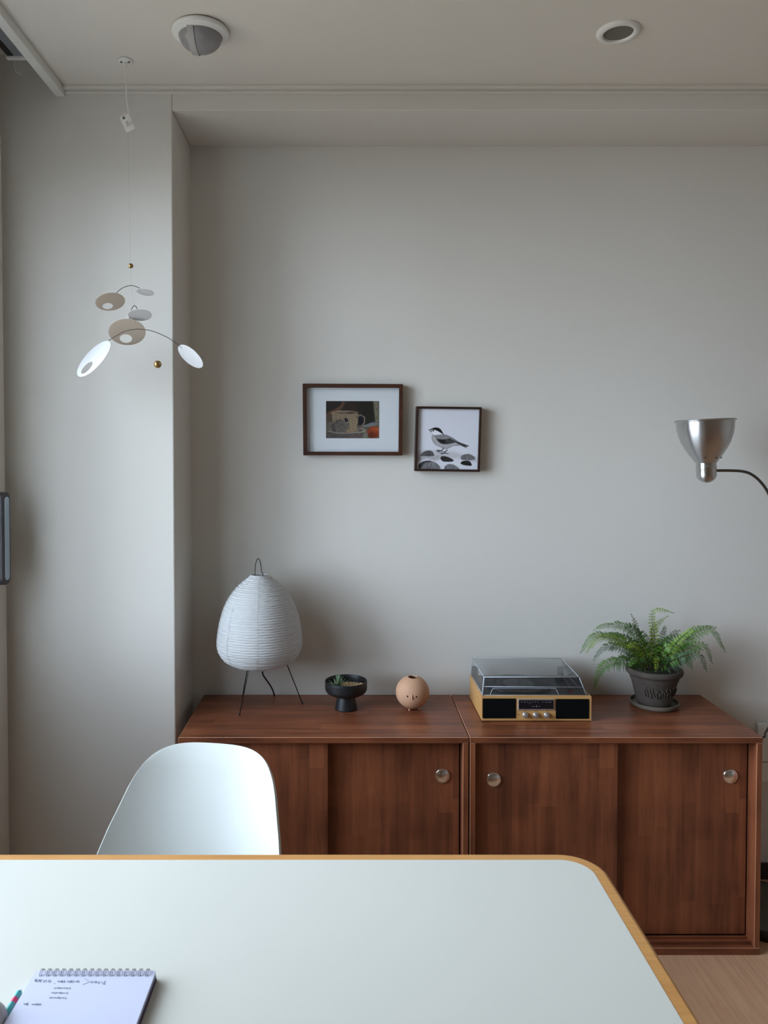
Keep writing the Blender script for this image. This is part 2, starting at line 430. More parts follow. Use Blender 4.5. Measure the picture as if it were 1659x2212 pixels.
# ------------------------------------------------------------------ ceiling fittings
def ceil_pt(px, py): return onz(px, py, ZC)
p = ceil_pt(433, 64)
o = thing('motion_sensor', 'round white ceiling sensor with a bulging grey dome', 'sensor', (p.x, p.y, ZC))
MB().lathe([(.0, -.0005), (.066, -.0005), (.0735, -.004), (.0745, -.009), (.072, -.014), (.064, -.018), (.057, -.020), (.0565, -.017), (0, -.015)], p.x, p.y, 56, cz=ZC).build('base', M['plastic'], o, smooth='auto')
MB().lathe([(.0565*math.cos(a), -.016-.042*math.sin(a)) for a in [PI/2*k/14 for k in range(15)]], p.x, p.y, 48, cz=ZC).build('dome', M['greydome'], o, smooth=True)
rb = MB()
for side in (0,):
    v = []; f = []; n = 16
    for k in range(n+1):
        a = PI*k/n
        for w in (-.013, .004):
            rr = math.sqrt(.0585**2-w*w); v.append((p.x-.012+w, p.y-rr*math.cos(a), ZC-.016-.0435*math.sin(a)*rr/.0585))
    for k in range(n): f.append((2*k, 2*k+1, 2*k+3, 2*k+2))
    rb.add(v, f)
rb.build('lens_band', M['lensband'], o, smooth=True)
p = ceil_pt(1336, 68)
o = thing('heat_detector', 'flat round ceiling downlight with a grey centre disc', 'ceiling light', (p.x, p.y, ZC))
MB().lathe([(.038, -.003), (.040, -.0075), (.044, -.009), (.052, -.007), (.0565, -.002), (.0565, 0)], p.x, p.y, 56, cz=ZC).build('ring', M['plastic'], o, smooth='auto')
MB().lathe([(0, -.003), (.0385, -.003)], p.x, p.y, 48, cz=ZC).build('diffuser', M['greydisc'], o)
# hanging rose, cord and tag
p = ceil_pt(271, 130); YM = p.y
o = thing('ceiling_hook', 'small white ceiling rose with a short white cord and a white paper tag', 'ceiling hook', (p.x, p.y, ZC))
MB().lathe([(0, -.0005), (.0195, -.0005), (.0205, -.003), (.0185, -.0055), (.006, -.0065), (.005, -.012), (0, -.012)], p.x, p.y, 36, cz=ZC).build('rose', M['plastic'], o, smooth='auto')
for dx in (-.011, .011): MB().lathe([(0, -.0085), (.0028, -.0085), (.0032, -.005)], p.x+dx, p.y-.003, 14, cz=ZC).build('screw', M['darkmetal'], o)
zt = at(276, 262, YM).z
cp = spline([(p.x+.001, YM, ZC-.01), (p.x+.0015, YM, ZC-.08), at(275, 225, YM), at(279, 245, YM), at(278, 262, YM-.003)], 6)
MB().tube(cp, .0017, 7).build('cord', M['plastic'], o)
MB().tube(spline([at(278, 262, YM-.003), at(274, 256, YM-.003), at(271, 247, YM-.002), at(270, 242, YM)], 5), .0014, 6).build('cord_end', M['plastic'], o)
tgp = [(258,253),(266,246.5),(272,246),(274,259),(281,256),(284.5,262),(279,264.5),(283,271),(277,274),(274.5,268),(271,265),(276,278)]
outline = [(258,253),(277,245),(284.5,261),(278,264),(276,260),(270,263),(275,275),(284,269),(286,266),(291.5,277.5),(273.5,287)]
v = [at(x, y, YM-.004) for x, y in outline]+[at(x, y, YM-.0028) for x, y in outline]; n = len(outline)
mk('tag', v, [tuple(range(n)), tuple(range(n, 2*n))[::-1]]+[(i, (i+1) % n, n+(i+1) % n, n+i) for i in range(n)], M['plastic'], o)
tk = MB()
for (x0_, y0_, x1_, y1_) in ((264.5,252.5,267,258),(267.5,251.5,270,257),(265,256,269.5,254)):
    tk.tube([at(x0_, y0_, YM-.0045), at(x1_, y1_, YM-.0045)], .0009, 4)
tk.build('tag_print', M['black'], o)

# ------------------------------------------------------------------ mobile
mo = thing('hanging_mobile', 'paper and wire mobile of taupe and white discs with two brass balls', 'mobile', tuple(at(280, 700, YM)))
def disc(cx, cy, a, b, ang, m, hole=None, sgn=1, dy=0, lab=None):
    """a thin round card of radius a (pixels at the mobile's distance), tipped so that it shows as an ellipse"""
    c = at(cx, cy, YM+dy); k = (YM+dy)/F
    e1 = Vector((math.cos(ang), 0, -math.sin(ang))); e2p = Vector((math.sin(ang), 0, math.cos(ang)))
    cb = b/a; e2 = e2p*cb + ray(cx, cy).normalized()*(sgn*math.sqrt(1-cb*cb)); nn = e1.cross(e2).normalized()*.0006
    N = 48; R = a*k; v = []; f = []
    for t in (-1, 1):
        for i in range(N):
            q = 2*PI*i/N; v.append(c+(e1*math.cos(q)+e2*math.sin(q))*R+nn*t)
    if hole:
        hu, hv, hr = hole
        for t in (-1, 1):
            for i in range(N):
                q = 2*PI*i/N; v.append(c+(e1*(hu+hr*math.cos(q))+e2*(hv+hr*math.sin(q)))*R+nn*t)
        for i in range(N):
            j = (i+1) % N
            f += [(i, j, 2*N+j, 2*N+i), (N+i, 3*N+i, 3*N+j, N+j), (i, N+i, N+j, j), (2*N+i, 2*N+j, 3*N+j, 3*N+i)]
    else:
        f = [tuple(range(N))[::-1], tuple(range(N, 2*N))]+[(i, (i+1) % N, N+(i+1) % N, N+i) for i in range(N)]
    return mk('disc', v, f, m, mo, label=lab)
disc(238, 652, 32, 19, math.radians(-5), M['taupe'], (-.2, -.45, .36), -1, 0, 'upper taupe disc with a round hole')
disc(313.5, 631, 19, 7.0, math.radians(12), M['whitecard'], None, -1, 0, 'small tilted white disc at the top')
disc(302, 680.5, 26, 12.2, math.radians(3), M['whitecard'], None, -1, -.02, 'white disc in the middle')
disc(274.5, 717.5, 40, 28, math.radians(3), M['taupe'], (-.05, -.5, .34), -1, .02, 'lower taupe disc with a round hole')
disc(202.5, 775, 50, 17.5, math.radians(-47), M['whitecard'], (-.48, -.15, .34), 1, -.03, 'long white disc with a hole at lower left')
disc(411.5, 770, 33.5, 14.5, math.radians(42), M['whitecard'], None, -1, -.02, 'white disc at lower right')
def arm(pts, r=.0010, dy=0):
    MB().tube(spline([at(x, y, YM+dy+(q if len(z_) else 0)) for x, y, *z_ in pts for q in (z_ or [0])], 8), r, 6).build('wire_arm', M['wire'], mo)
arm([(247.5, 637.5), (260, 625), (275, 618), (289, 617.5), (303, 623)])
arm([(278.5, 695), (281, 680), (284, 669), (288, 661.5), (291.5, 660.5), (295, 664), (298, 671)], dy=-.004)
arm([(235, 735.5), (252, 725), (272, 715), (299, 711), (328, 715), (358, 727), (377, 739), (395, 752.5)], dy=-.025)
for (x, y, r) in ((282.5, 574.3, 5.4), (340.5, 787, 8.2)):
    MB().sphere(at(x, y, YM), r*YM/F, 28, 18).build('brass_ball', M['brass'], mo, smooth=True)
MB().tube([at(276, 262, YM), at(282.5, 574, YM)], .00022, 4).build('thread', M['thread'], mo)
MB().tube([at(282.5, 574, YM), at(283, 617.5, YM)], .00022, 4).build('thread', M['thread'], mo)
MB().tube([at(283, 617.5, YM), at(291, 660.5, YM)], .00022, 4).build('thread', M['thread'], mo)
MB().tube([at(291, 660.5, YM-.004), at(293, 711, YM-.025)], .0003, 4).build('thread', M['thread'], mo)
MB().tube([at(293, 711, YM-.025), at(340.5, 787, YM)], .00018, 4).build('thread', M['thread'], mo)

# ------------------------------------------------------------------ prints (flat pictures painted as colour on a fine grid)
class Canvas:
    def __init__(s, x0, y0, x1, y1, nx, ny, bgc):
        s.X, s.Y = np.meshgrid(np.linspace(x0, x1, nx), np.linspace(y0, y1, ny)); s.nx, s.ny = nx, ny
        s.im = np.ones((ny, nx, 3))*np.array(bgc, float); s.px = abs(x1-x0)/nx
        g = np.random.rand(ny//6+3, nx//6+3); yy = np.linspace(0, g.shape[0]-2, ny); xx = np.linspace(0, g.shape[1]-2, nx)
        yi, xi = yy.astype(int), xx.astype(int); fy, fx = (yy-yi)[:, None], (xx-xi)[None, :]
        s.noise = (g[yi][:, xi]*(1-fy)*(1-fx)+g[yi+1][:, xi]*fy*(1-fx)+g[yi][:, xi+1]*(1-fy)*fx+g[yi+1][:, xi+1]*fy*fx)-.5
    def put(s, m, col, var=0, al=1.0):
        col = np.array(col, float); a = (m*al)[..., None]
        s.im = s.im*(1-a)+(col+s.noise[..., None]*var)*a
    def poly(s, pts, col, soft=1.0, **k):
        P = np.array(pts, float); ins = np.zeros(s.X.shape, bool); d = np.full(s.X.shape, 1e9)
        for i in range(len(P)):
            ax, ay = P[i]; bx, by = P[(i+1) % len(P)]
            c = ((ay > s.Y) != (by > s.Y)) & (s.X < (bx-ax)*(s.Y-ay)/((by-ay) if by != ay else 1e-9)+ax); ins ^= c
            L2 = (bx-ax)**2+(by-ay)**2+1e-9; t = np.clip(((s.X-ax)*(bx-ax)+(s.Y-ay)*(by-ay))/L2, 0, 1)
            d = np.minimum(d, np.hypot(s.X-ax-t*(bx-ax), s.Y-ay-t*(by-ay)))
        sd = np.where(ins, d, -d); s.put(np.clip(.5+sd/(s.px*2*soft), 0, 1), col, **k)
    def smoothpoly(s, pts, col, soft=1.0, **k):
        q = spline([Vector((x, y, 0)) for x, y in list(pts)+[pts[0]]], 5); s.poly([(a.x, a.y) for a in q[:-1]], col, soft, **k)
    def ell(s, cx, cy, rx, ry, col, soft=1.0, **k):
        d = (1-np.hypot((s.X-cx)/rx, (s.Y-cy)/ry))*min(rx, ry); s.put(np.clip(.5+d/(s.px*2*soft), 0, 1), col, **k)
    def line(s, pts, w, col, soft=1.0, **k):
        d = np.full(s.X.shape, 1e9)
        for (ax, ay), (bx, by) in zip(pts[:-1], pts[1:]):
            L2 = (bx-ax)**2+(by-ay)**2+1e-9; t = np.clip(((s.X-ax)*(bx-ax)+(s.Y-ay)*(by-ay))/L2, 0, 1)
            d = np.minimum(d, np.hypot(s.X-ax-t*(bx-ax), s.Y-ay-t*(by-ay)))
        s.put(np.clip(.5+(w/2-d)/(s.px*2*soft), 0, 1), col, **k)
def print_mesh(name, cv, O, U, V, parent):
    """O top-left corner, U and V the full edges to the right and down"""
    nx, ny = cv.nx, cv.ny; O, U, V = [np.array(a, float) for a in (O, U, V)]
    u, v = np.meshgrid(np.linspace(0, 1, nx), np.linspace(0, 1, ny)); off = np.array(wloc(parent))
    co = O+u[..., None]*U+v[..., None]*V-off
    me = bpy.data.meshes.new(name); idx = np.arange(nx*ny).reshape(ny, nx)
    q = np.stack([idx[1:, :-1], idx[1:, 1:], idx[:-1, 1:], idx[:-1, :-1]], -1).reshape(-1, 4)
    me.vertices.add(nx*ny); me.vertices.foreach_set('co', co.reshape(-1))
    me.loops.add(q.size); me.loops.foreach_set('vertex_index', q.reshape(-1))
    me.polygons.add(len(q)); me.polygons.foreach_set('loop_start', np.arange(len(q))*4); me.update(calc_edges=True); me.validate()
    c = np.clip(cv.im/255, 0, 1); c = np.where(c <= .04045, c/12.92, ((c+.055)/1.055)**2.4)
    at_ = me.color_attributes.new('print', 'FLOAT_COLOR', 'POINT')
    at_.data.foreach_set('color', np.concatenate([c, np.ones(c.shape[:2]+(1,))], -1).reshape(-1))
    me.materials.append(M['printm']); o = bpy.data.objects.new(name, me); C.objects.link(o); o.parent = parent; return o

def frame_obj(name, label, corners, YF, depth, wpx, m, wallgap=.004):
    """a picture frame with mitred bars; corners (TL,TR,BR,BL) in metres on the front plane"""
    cs = [Vector(c) for c in corners]; cen = sum(cs, Vector())/4
    t = thing(name, label, 'picture', (cen.x, YW-.002, cen.z))
    inner = []
    for i in range(4):
        a = (cs[(i-1) % 4]-cs[i]).normalized(); b = (cs[(i+1) % 4]-cs[i]).normalized(); inner.append(cs[i]+(a+b)*wpx)
    D = Vector((0, depth, 0))
    for i, nm in enumerate(('frame_bar',)*4):
        j = (i+1) % 4
        v = [cs[i], cs[j], inner[j], inner[i]]; v = v+[q+D for q in v]
        o = mk('frame_bar', v, [(0,1,2,3),(7,6,5,4),(0,4,5,1),(1,5,6,2),(2,6,7,3),(3,7,4,0)], m, t)
        md = o.modifiers.new('b', 'BEVEL'); md.width = .0008; md.segments = 1
    return t, inner
def quad_y(name, a, b, c, d, dy, th, m, parent):
    v = [Vector(q)+Vector((0, dy, 0)) for q in (a, b, c, d)]; v += [q+Vector((0, th, 0)) for q in v]
    return mk(name, v, [(0,1,2,3),(7,6,5,4),(0,4,5,1),(1,5,6,2),(2,6,7,3),(3,7,4,0)], m, parent)

YF = 2.602
cor = [at(653.5, 828.5, YF), at(870.5, 829.5, YF), at(868.8, 984, YF), at(655, 983.5, YF)]
t, inn = frame_obj('picture_frame', 'wide walnut framed painting of a cup and saucer, the left picture', cor, YF, .030, .0125, M['walnut'])
quad_y('mat_board', *inn, .018, .003, M['matboard'], t)
quad_y('glass', *inn, .004, .0016, M['pictureglass'], t)
cv = Canvas(400, 303, 1245, 898, 250, 176, (52, 44, 42))
cv.poly([(880, 303), (1150, 303), (1175, 650), (960, 690), (900, 560), (860, 470)], (44, 41, 35), 4, var=14)
cv.smoothpoly([(640, 303), (900, 303), (870, 360), (960, 500), (860, 470), (680, 440), (640, 380)], (58, 46, 42), 5, var=18)
cv.smoothpoly([(655, 303), (700, 330), (670, 390), (610, 470), (500, 510), (470, 560), (405, 560), (405, 500), (560, 420), (640, 360)], (104, 74, 60), 3, var=22)
cv.poly([(400, 520), (500, 510), (500, 640), (400, 645)], (92, 74, 62), 4, var=20)
cv.poly([(1145, 303), (1245, 303), (1245, 640), (1180, 645)], (122, 114, 96), 2, var=44)
cv.line([(1150, 310), (1165, 480), (1182, 640)], 8, (70, 66, 56), 1)
cv.poly([(400, 640), (500, 620), (900, 700), (1245, 640), (1245, 898), (400, 898)], (104, 98, 88), 3, var=24)
cv.smoothpoly([(960, 712), (1060, 670), (1150, 640), (1225, 655), (1180, 688), (1050, 712)], (126, 126, 130), 2, var=20)
cv.line([(970, 712), (1080, 700), (1200, 680), (1225, 655)], 5, (166, 164, 160), 1)
cv.ell(700, 790, 345, 55, (112, 104, 96), 2, var=24)
cv.smoothpoly([(408, 785), (560, 815), (720, 822), (900, 815), (1035, 785), (985, 850), (930, 898), (440, 898)], (96, 86, 84), 2, var=26)
cv.smoothpoly([(760, 850), (900, 826), (990, 830), (930, 898), (700, 898)], (112, 92, 88), 4, var=16, al=.7)
cv.ell(950, 770, 92, 44, (132, 122, 106), 2, var=22); cv.ell(948, 776, 24, 14, (70, 66, 64), 2)
cv.smoothpoly([(492, 480), (500, 640), (488, 700), (515, 775), (560, 800), (700, 808), (840, 800), (885, 740), (892, 480)], (142, 122, 102), 1.5, var=26)
cv.smoothpoly([(770, 520), (892, 490), (888, 740), (830, 795), (770, 790)], (156, 134, 106), 6, var=22, al=.7)
cv.smoothpoly([(530, 640), (620, 600), (730, 650), (765, 740), (720, 800), (600, 800), (530, 760), (500, 700)], (94, 88, 86), 6, var=26, al=.75)
cv.smoothpoly([(488, 680), (530, 640), (520, 720), (560, 795), (515, 778)], (60, 54, 58), 4, var=12, al=.8)
cv.ell(692, 488, 200, 32, (168, 146, 116), 1.5, var=18); cv.ell(700, 492, 172, 22, (116, 96, 84), 2, var=20)
cv.ell(800, 490, 70, 17, (82, 62, 58), 3, var=8, al=.8)
cv.line([(555, 640), (575, 612), (610, 608), (640, 625)], 9, (48, 42, 48), 1.5)
cv.smoothpoly([(690, 590), (712, 572), (745, 590), (752, 625), (765, 690), (740, 650), (708, 632)], (44, 36, 52), 1.2)
cv.ell(742, 648, 10, 12, (186, 172, 160), 1)
cv.line([(895, 560), (945, 525), (1012, 566), (1012, 640), (965, 712), (915, 730)], 26, (112, 96, 84), 1.2, var=20)
cv.line([(905, 545), (945, 520), (1014, 562), (1016, 640), (985, 690)], 6, (178, 162, 140), 1)
cv.ell(955, 608, 42, 66, (36, 34, 42), 2)
cv.line([(430, 785), (560, 812), (720, 818), (900, 810), (1030, 782)], 8, (186, 170, 152), 1)
cv.ell(745, 775, 20, 18, (168, 136, 106), 3, al=.8)
cv.ell(1160, 800, 106, 92, (150, 66, 36), 2, var=26); cv.ell(1190, 745, 66, 34, (190, 90, 52), 5, var=18, al=.8); cv.ell(1130, 850, 70, 50, (96, 42, 28), 6, al=.7)
cv.smoothpoly([(985, 898), (1010, 800), (1055, 810), (1062, 898)], (126, 122, 108), 2, var=16)
c0, c1, c2 = at(704.3, 866.3, YF+.0175), at(818.9, 866.5, YF+.0175), at(704.2, 946.6, YF+.0175)
print_mesh('painting', cv, c0, c1-c0, c2-c0, t)

YF = 2.600
cor = [at(899.5, 877.5, YF), at(1041, 879.5, YF), at(1036.5, 1019.5, YF), at(895.5, 1017.5, YF)]
t, inn = frame_obj('picture_frame', 'small square dark framed ink painting of a bird on stones', cor, YF, .032, .0076, M['walnut2'])
cv = Canvas(55, -395, 1470, 1035, 230, 230, (222, 222, 230))
G = lambda v: (v, v*.98, v*1.0)
cv.poly([(55, 600), (500, 590), (900, 620), (1100, 670), (1470, 740), (1470, 860), (1000, 780), (500, 760), (500, 680), (55, 850)], G(192), 6, var=16, al=.8)
cv.smoothpoly([(60, 720), (260, 700), (520, 700), (610, 780), (480, 830), (260, 800), (60, 860)], G(158), 5, var=30, al=.7)
for pts, g, vr in (([(140, 690), (210, 630), (300, 598), (400, 610), (452, 690), (430, 728), (160, 728)], 88, 30),
                   ([(600, 765), (650, 722), (780, 745), (905, 810), (880, 850), (690, 855), (620, 810)], 46, 14),
                   ([(1075, 740), (1130, 690), (1270, 665), (1400, 740), (1395, 800), (1250, 815), (1100, 800)], 112, 36),
                   ([(1075, 880), (1130, 835), (1270, 830), (1335, 910), (1310, 945), (1150, 930), (1085, 900)], 34, 12),
                   ([(95, 1020), (100, 940), (200, 860), (330, 838), (480, 870), (585, 960), (590, 1030), (300, 1060)], 120, 44),
                   ([(700, 1030), (710, 970), (800, 912), (930, 930), (1040, 1010), (1030, 1060), (720, 1060)], 124, 36)):
    cv.smoothpoly(pts, G(g), 1.2, var=vr)
cv.smoothpoly([(100, 1010), (110, 930), (210, 858), (340, 840), (400, 868), (270, 880), (190, 950), (150, 1030)], G(60), 2, var=16)
cv.smoothpoly([(395, 240), (430, 225), (600, 205), (700, 220), (860, 280), (1000, 380), (1050, 400), (1020, 470), (900, 475), (760, 550), (700, 560), (600, 510), (480, 455), (400, 350)], G(176), 1.2, var=14)
cv.smoothpoly([(430, 232), (600, 205), (720, 222), (880, 290), (990, 375), (800, 330), (640, 325), (490, 310)], G(138), 1.5, var=18)
cv.smoothpoly([(490, 312), (600, 325), (720, 320), (800, 300), (900, 350), (1000, 380), (880, 410), (740, 440), (620, 425), (550, 380)], G(66), 1.4, var=24)
cv.smoothpoly([(520, 325), (620, 332), (700, 350), (690, 425), (610, 415), (550, 375)], G(34), 2, var=10)
cv.poly([(940, 370), (1010, 380), (1255, 470), (1250, 490), (1190, 484), (1215, 525), (1100, 480), (980, 420)], G(64), 1.2, var=20)
cv.line([(392, 230), (392, 300), (420, 380), (480, 455), (600, 510), (700, 530)], 7, G(92), 1)
cv.line([(740, 550), (800, 520), (900, 470), (1040, 462)], 7, G(92), 1)
cv.line([(650, 205), (780, 245), (900, 310), (1010, 382)], 7, G(84), 1)
cv.smoothpoly([(395, 205), (385, 140), (440, 90), (560, 130), (640, 200), (560, 215), (450, 228)], (236, 236, 242), 1)
cv.smoothpoly([(310, 100), (350, 92), (400, 65), (470, 45), (560, 65), (620, 130), (655, 210), (600, 175), (520, 130), (430, 98), (370, 105), (325, 120)], G(24), 1)
cv.ell(418, 122, 20, 17, G(14), 1); cv.ell(366, 138, 13, 20, G(20), 1)
cv.line([(392, 180), (400, 212), (440, 230)], 6, G(140), 1)
for pts, w in (([(670, 540), (615, 595)], 17), ([(500, 600), (600, 600), (690, 620)], 12), ([(530, 580), (600, 602), (535, 630)], 14), ([(755, 578), (700, 640)], 17), ([(590, 650), (690, 655), (780, 662)], 12), ([(625, 680), (700, 645)], 14)):
    cv.line(pts, w, G(28), 1)
D = Vector((0, .010, 0))
i0, i1, i3 = inn[0]+D, inn[1]+D, inn[3]+D
print_mesh('painting', cv, i0, i1-i0, i3-i0, t)
quad_y('backing', *inn, .0115, .003, M['matboard'], t)

# ------------------------------------------------------------------ sideboards
YC0, YC1, ZT = 2.22, 2.622, .6495
def sideboard(x0, x1, label, front_left, knobs):
    t = thing('sideboard', label, 'cabinet', ((x0+x1)/2, (YC0+YC1)/2, 0))
    th = .0172
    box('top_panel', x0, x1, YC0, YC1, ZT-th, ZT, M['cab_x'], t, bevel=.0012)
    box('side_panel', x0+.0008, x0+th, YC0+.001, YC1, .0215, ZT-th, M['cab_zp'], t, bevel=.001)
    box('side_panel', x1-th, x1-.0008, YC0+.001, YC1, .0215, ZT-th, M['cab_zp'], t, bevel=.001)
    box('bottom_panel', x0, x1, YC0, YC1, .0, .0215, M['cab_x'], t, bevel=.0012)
    box('back_panel', x0+th, x1-th, YC1-.006, YC1-.001, .0215, ZT-th, M['cab_dark'], t)
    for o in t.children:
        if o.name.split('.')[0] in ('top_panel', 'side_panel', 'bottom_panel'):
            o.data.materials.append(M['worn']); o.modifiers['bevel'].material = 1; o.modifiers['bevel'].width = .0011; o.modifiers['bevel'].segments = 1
    r = MB()
    for yy in (YC0+.016, YC0+.040): r.box(x0+th, x1-th, yy, yy+.006, .0215, .030)
    r.build('door_rail', M['cab_x'], t)
    xm = (x0+x1)/2
    for k in (0, 1):
        fr = (k == 0) == front_left
        a, b = (x0+th+.003, xm+.012) if k == 0 else (xm-.012, x1-th-.004)
        yy = YC0+.020 if fr else YC0+.046
        d = box('door', a, b, yy, yy+.016, .034, ZT-th-.003, M['cab_z'], t, bevel=.001)
        if knobs[k]:
            kx, kz = knobs[k]
            A = Matrix(((1, 0, 0), (0, 0, -1), (0, 1, 0)))  # lathe axis towards the viewer
            MB().lathe([(0, .0085), (.004, .0083), (.008, .0077), (.012, .0066), (.0155, .0052), (.0180, .0038), (.0190, .0036), (.0202, .0044), (.0212, .0038), (.0218, .0)], kx, yy, 40, axis=A, cz=kz).build('knob', M['chrome'], d, smooth=True)
    return t
kn = lambda px, py, Y: (at(px, py, Y).x, at(px, py, Y).z)
XS = .3585
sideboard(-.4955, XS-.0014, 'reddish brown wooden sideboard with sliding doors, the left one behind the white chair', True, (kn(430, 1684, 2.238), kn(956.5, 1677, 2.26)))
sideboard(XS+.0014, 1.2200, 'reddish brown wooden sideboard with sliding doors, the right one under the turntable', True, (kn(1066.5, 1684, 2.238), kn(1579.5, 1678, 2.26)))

# ------------------------------------------------------------------ paper lantern lamp
LX, LY = at(561, 1400, 2.475).x, 2.475
t = thing('table_lamp', 'white egg shaped paper lantern lamp on thin black wire legs', 'lamp', (LX, LY, ZT))
prof_px = [(260, 82), (268, 95), (300, 137), (350, 196), (400, 244), (450, 282), (500, 312), (550, 336), (600, 355), (650, 370), (700, 381), (750, 391), (800, 399), (850, 404), (900, 407), (940, 404), (980, 392), (1020, 370), (1055, 343), (1080, 308), (1102, 262), (1122, 206), (1140, 146), (1152, 92), (1157, 55)]
k_ = LY/F/4.366*.985
zref = at(561, 1180+900/4.366, LY).z
pr = [Vector((hw*k_, 0, zref-(y-900)*k_)) for y, hw in prof_px]
ps = spline(pr, 24)
# resample by arc length and add the ribs
L_ = [0]
for a, b in zip(ps[:-1], ps[1:]): L_.append(L_[-1]+(b-a).length)
tot = L_[-1]; NR = 52; prof = []; n = NR*5
for i in range(n+1):
    s_ = tot*i/n; j = min(max(int(np.searchsorted(L_, s_))-1, 0), len(ps)-2)
    f_ = (s_-L_[j])/max(L_[j+1]-L_[j], 1e-9); q = ps[j].lerp(ps[j+1], min(max(f_, 0), 1)); tg = (ps[j+1]-ps[j]).normalized()
    nr = Vector((-tg.z, 0, tg.x)); ph = (i/5) % 1; rib = .0030*(abs(math.cos(PI*ph))**1.2)-.0015
    prof.append((max(q.x+rib*abs(nr.x), .001), q.z+rib*nr.z*(1 if q.z > zref else 1)))
seg = 120; v = []; f = []; m_ = len(prof)
for i in range(seg):
    a = 2*PI*i/seg
    for k, (r, z) in enumerate(prof):
        rr = r*(1+.004*math.sin(3*a+z*20)) + .0005*math.sin(a*17+k*.9)
        v.append((LX+rr*math.cos(a), LY+rr*math.sin(a), z+.0009*math.sin(a*2+k*.7)))
for i in range(seg):
    j = (i+1) % seg
    for k in range(m_-1): f.append((i*m_+k, j*m_+k, j*m_+k+1, i*m_+k+1))
sh = mk('shade', v, f, M['washi'], t, smooth=True)
for q in range(8):
    a = math.radians(-99+12+45*q); st = [(r+.0007, z) for r, z in prof[::3]]
    v = []; f = []
    for k, (r, z) in enumerate(st):
        w = .0022 if q % 2 else .0010
        for d in (-1, 1):
            aa = a+d*w/max(r, .01); v.append((LX+r*math.cos(aa), LY+r*math.sin(aa), z))
    for k in range(len(st)-1): f.append((2*k, 2*k+1, 2*k+3, 2*k+2))
    mk('seam', v, f, M['washi'], sh, smooth=True)
ztop, zbot = prof[0][1], prof[-1][1]
MB().lathe([(.0275, ztop-.002), (.0285, ztop), (.0282, ztop+.0016), (.0272, ztop+.0016), (.0268, ztop-.002)], LX, LY, 40).build('top_ring', M['whitecard'], t, smooth=True)
hx = lambda px, py: Vector((at(px, py, LY).x, LY, at(px, py, LY).z))
MB().tube(spline([hx(550, 1262), hx(550.5, 1240), hx(552, 1220), hx(555, 1209), hx(558, 1207), hx(561, 1211), hx(563.5, 1222), hx(565, 1235), hx(568, 1241), hx(568.5, 1262)], 6), .0014, 8).build('handle', M['black'], t, smooth=True)
feet = [(onz(517.5, 1546, ZT), at(537.5, 1444, 2.452)), (onz(653, 1521, ZT), at(617, 1428, 2.475)), (Vector((-.3585, 2.596, ZT)), at(534.5, 1444, 2.49))]
for fo, tp in feet:
    fo = Vector((fo.x, min(fo.y, 2.596), ZT+.0035)); d = (tp-fo)
    l = MB().tube([fo, fo+d*1.05, fo+d*1.25+Vector(((LX-fo.x)*.1, 0, 0))], .0016, 8).build('leg', M['black'], t, smooth=True)
    MB().sphere((fo.x, fo.y, ZT+.0032), .0032, 12, 8).build('foot', M['black'], l, smooth=True)
MB().lathe([(.016, zbot+.001), (.020, zbot+.03), (.014, zbot+.032), (.014, zbot+.07), (0, zbot+.07)], LX, LY, 20).build('bulb_holder', M['plastic'], t, smooth='auto')
MB().tube(spline([(LX+.004, LY, zbot+.02), at(567.5, 1443, LY), at(567.5, 1456, LY+.005), at(575, 1468, LY+.03), at(584, 1481, LY+.07), at(590, 1493, LY+.11), (at(592, 1500, 2.6).x, 2.605, ZT+.004), (at(592, 1500, 2.6).x+.002, 2.6275, ZT-.012)], 7), .0027, 8).build('cord', M['black'], t, smooth=True)

# ------------------------------------------------------------------ black footed bowl, gravel and air plant
b0 = onz(747, 1539, ZT); BX, BY = b0.x+.0005, b0.y+.036
BX = at(747.5, 1500, BY).x; k_ = BY/F
t = thing('footed_bowl', 'black ceramic footed planter bowl left of the peach round vase', 'bowl', (BX, BY, ZT))
MB().lathe([(0, 0), (.0345, 0), (.0365, .002), (.0362, .006), (.0315, .030), (.0285, .046)], BX, BY, 56, cz=ZT).build('foot', M['blackmatte'], t, smooth='auto')
MB().lathe([(.0, .046), (.035, .046), (.050, .0485), (.062, .055), (.0670, .062), (.0685, .066), (.0690, .090), (.0685, .0935), (.0665, .0945), (.0650, .0925), (.0640, .085), (.0630, .068), (.055, .062), (0, .060)], BX, BY, 64, cz=ZT).build('bowl', M['blackmatte'], t, smooth='auto')
gb = MB(); random.seed(3)
for i in range(420):
    a = random.uniform(0, 2*PI); r = .052*math.sqrt(random.random()); x = BX+.007+r*math.cos(a); y = BY+r*math.sin(a)
    hgt = ZT+.068+.009*max(0, math.cos(a+.3))*(r/.06)+random.uniform(0, .003)
    s_ = random.uniform(.0022, .0042); R = Matrix.Rotation(random.uniform(0, PI), 3, Vector((random.random(), random.random(), random.random()+.01)).normalized())
    vv = [R @ Vector((sx*s_*random.uniform(.6, 1.2), sy*s_*.8, sz*s_*.55)) for sx in (-1, 1) for sy in (-1, 1) for sz in (-1, 1)]
    gb.add([(x+q.x, y+q.y, hgt+q.z) for q in vv], [(0,1,3,2),(4,6,7,5),(0,4,5,1),(2,3,7,6),(0,2,6,4),(1,5,7,3)])
g = gb.build('gravel', M['gravel'], None, kind='stuff')
tag(g, 'beige wood chips and gravel filling the black footed bowl', 'gravel')
AX, AY = at(729, 1490, BY-.015).x, BY-.014
t = thing('air_plant', 'spiky green air plant growing in the black footed bowl', 'plant', (AX, AY, ZT+.070))
random.seed(11)
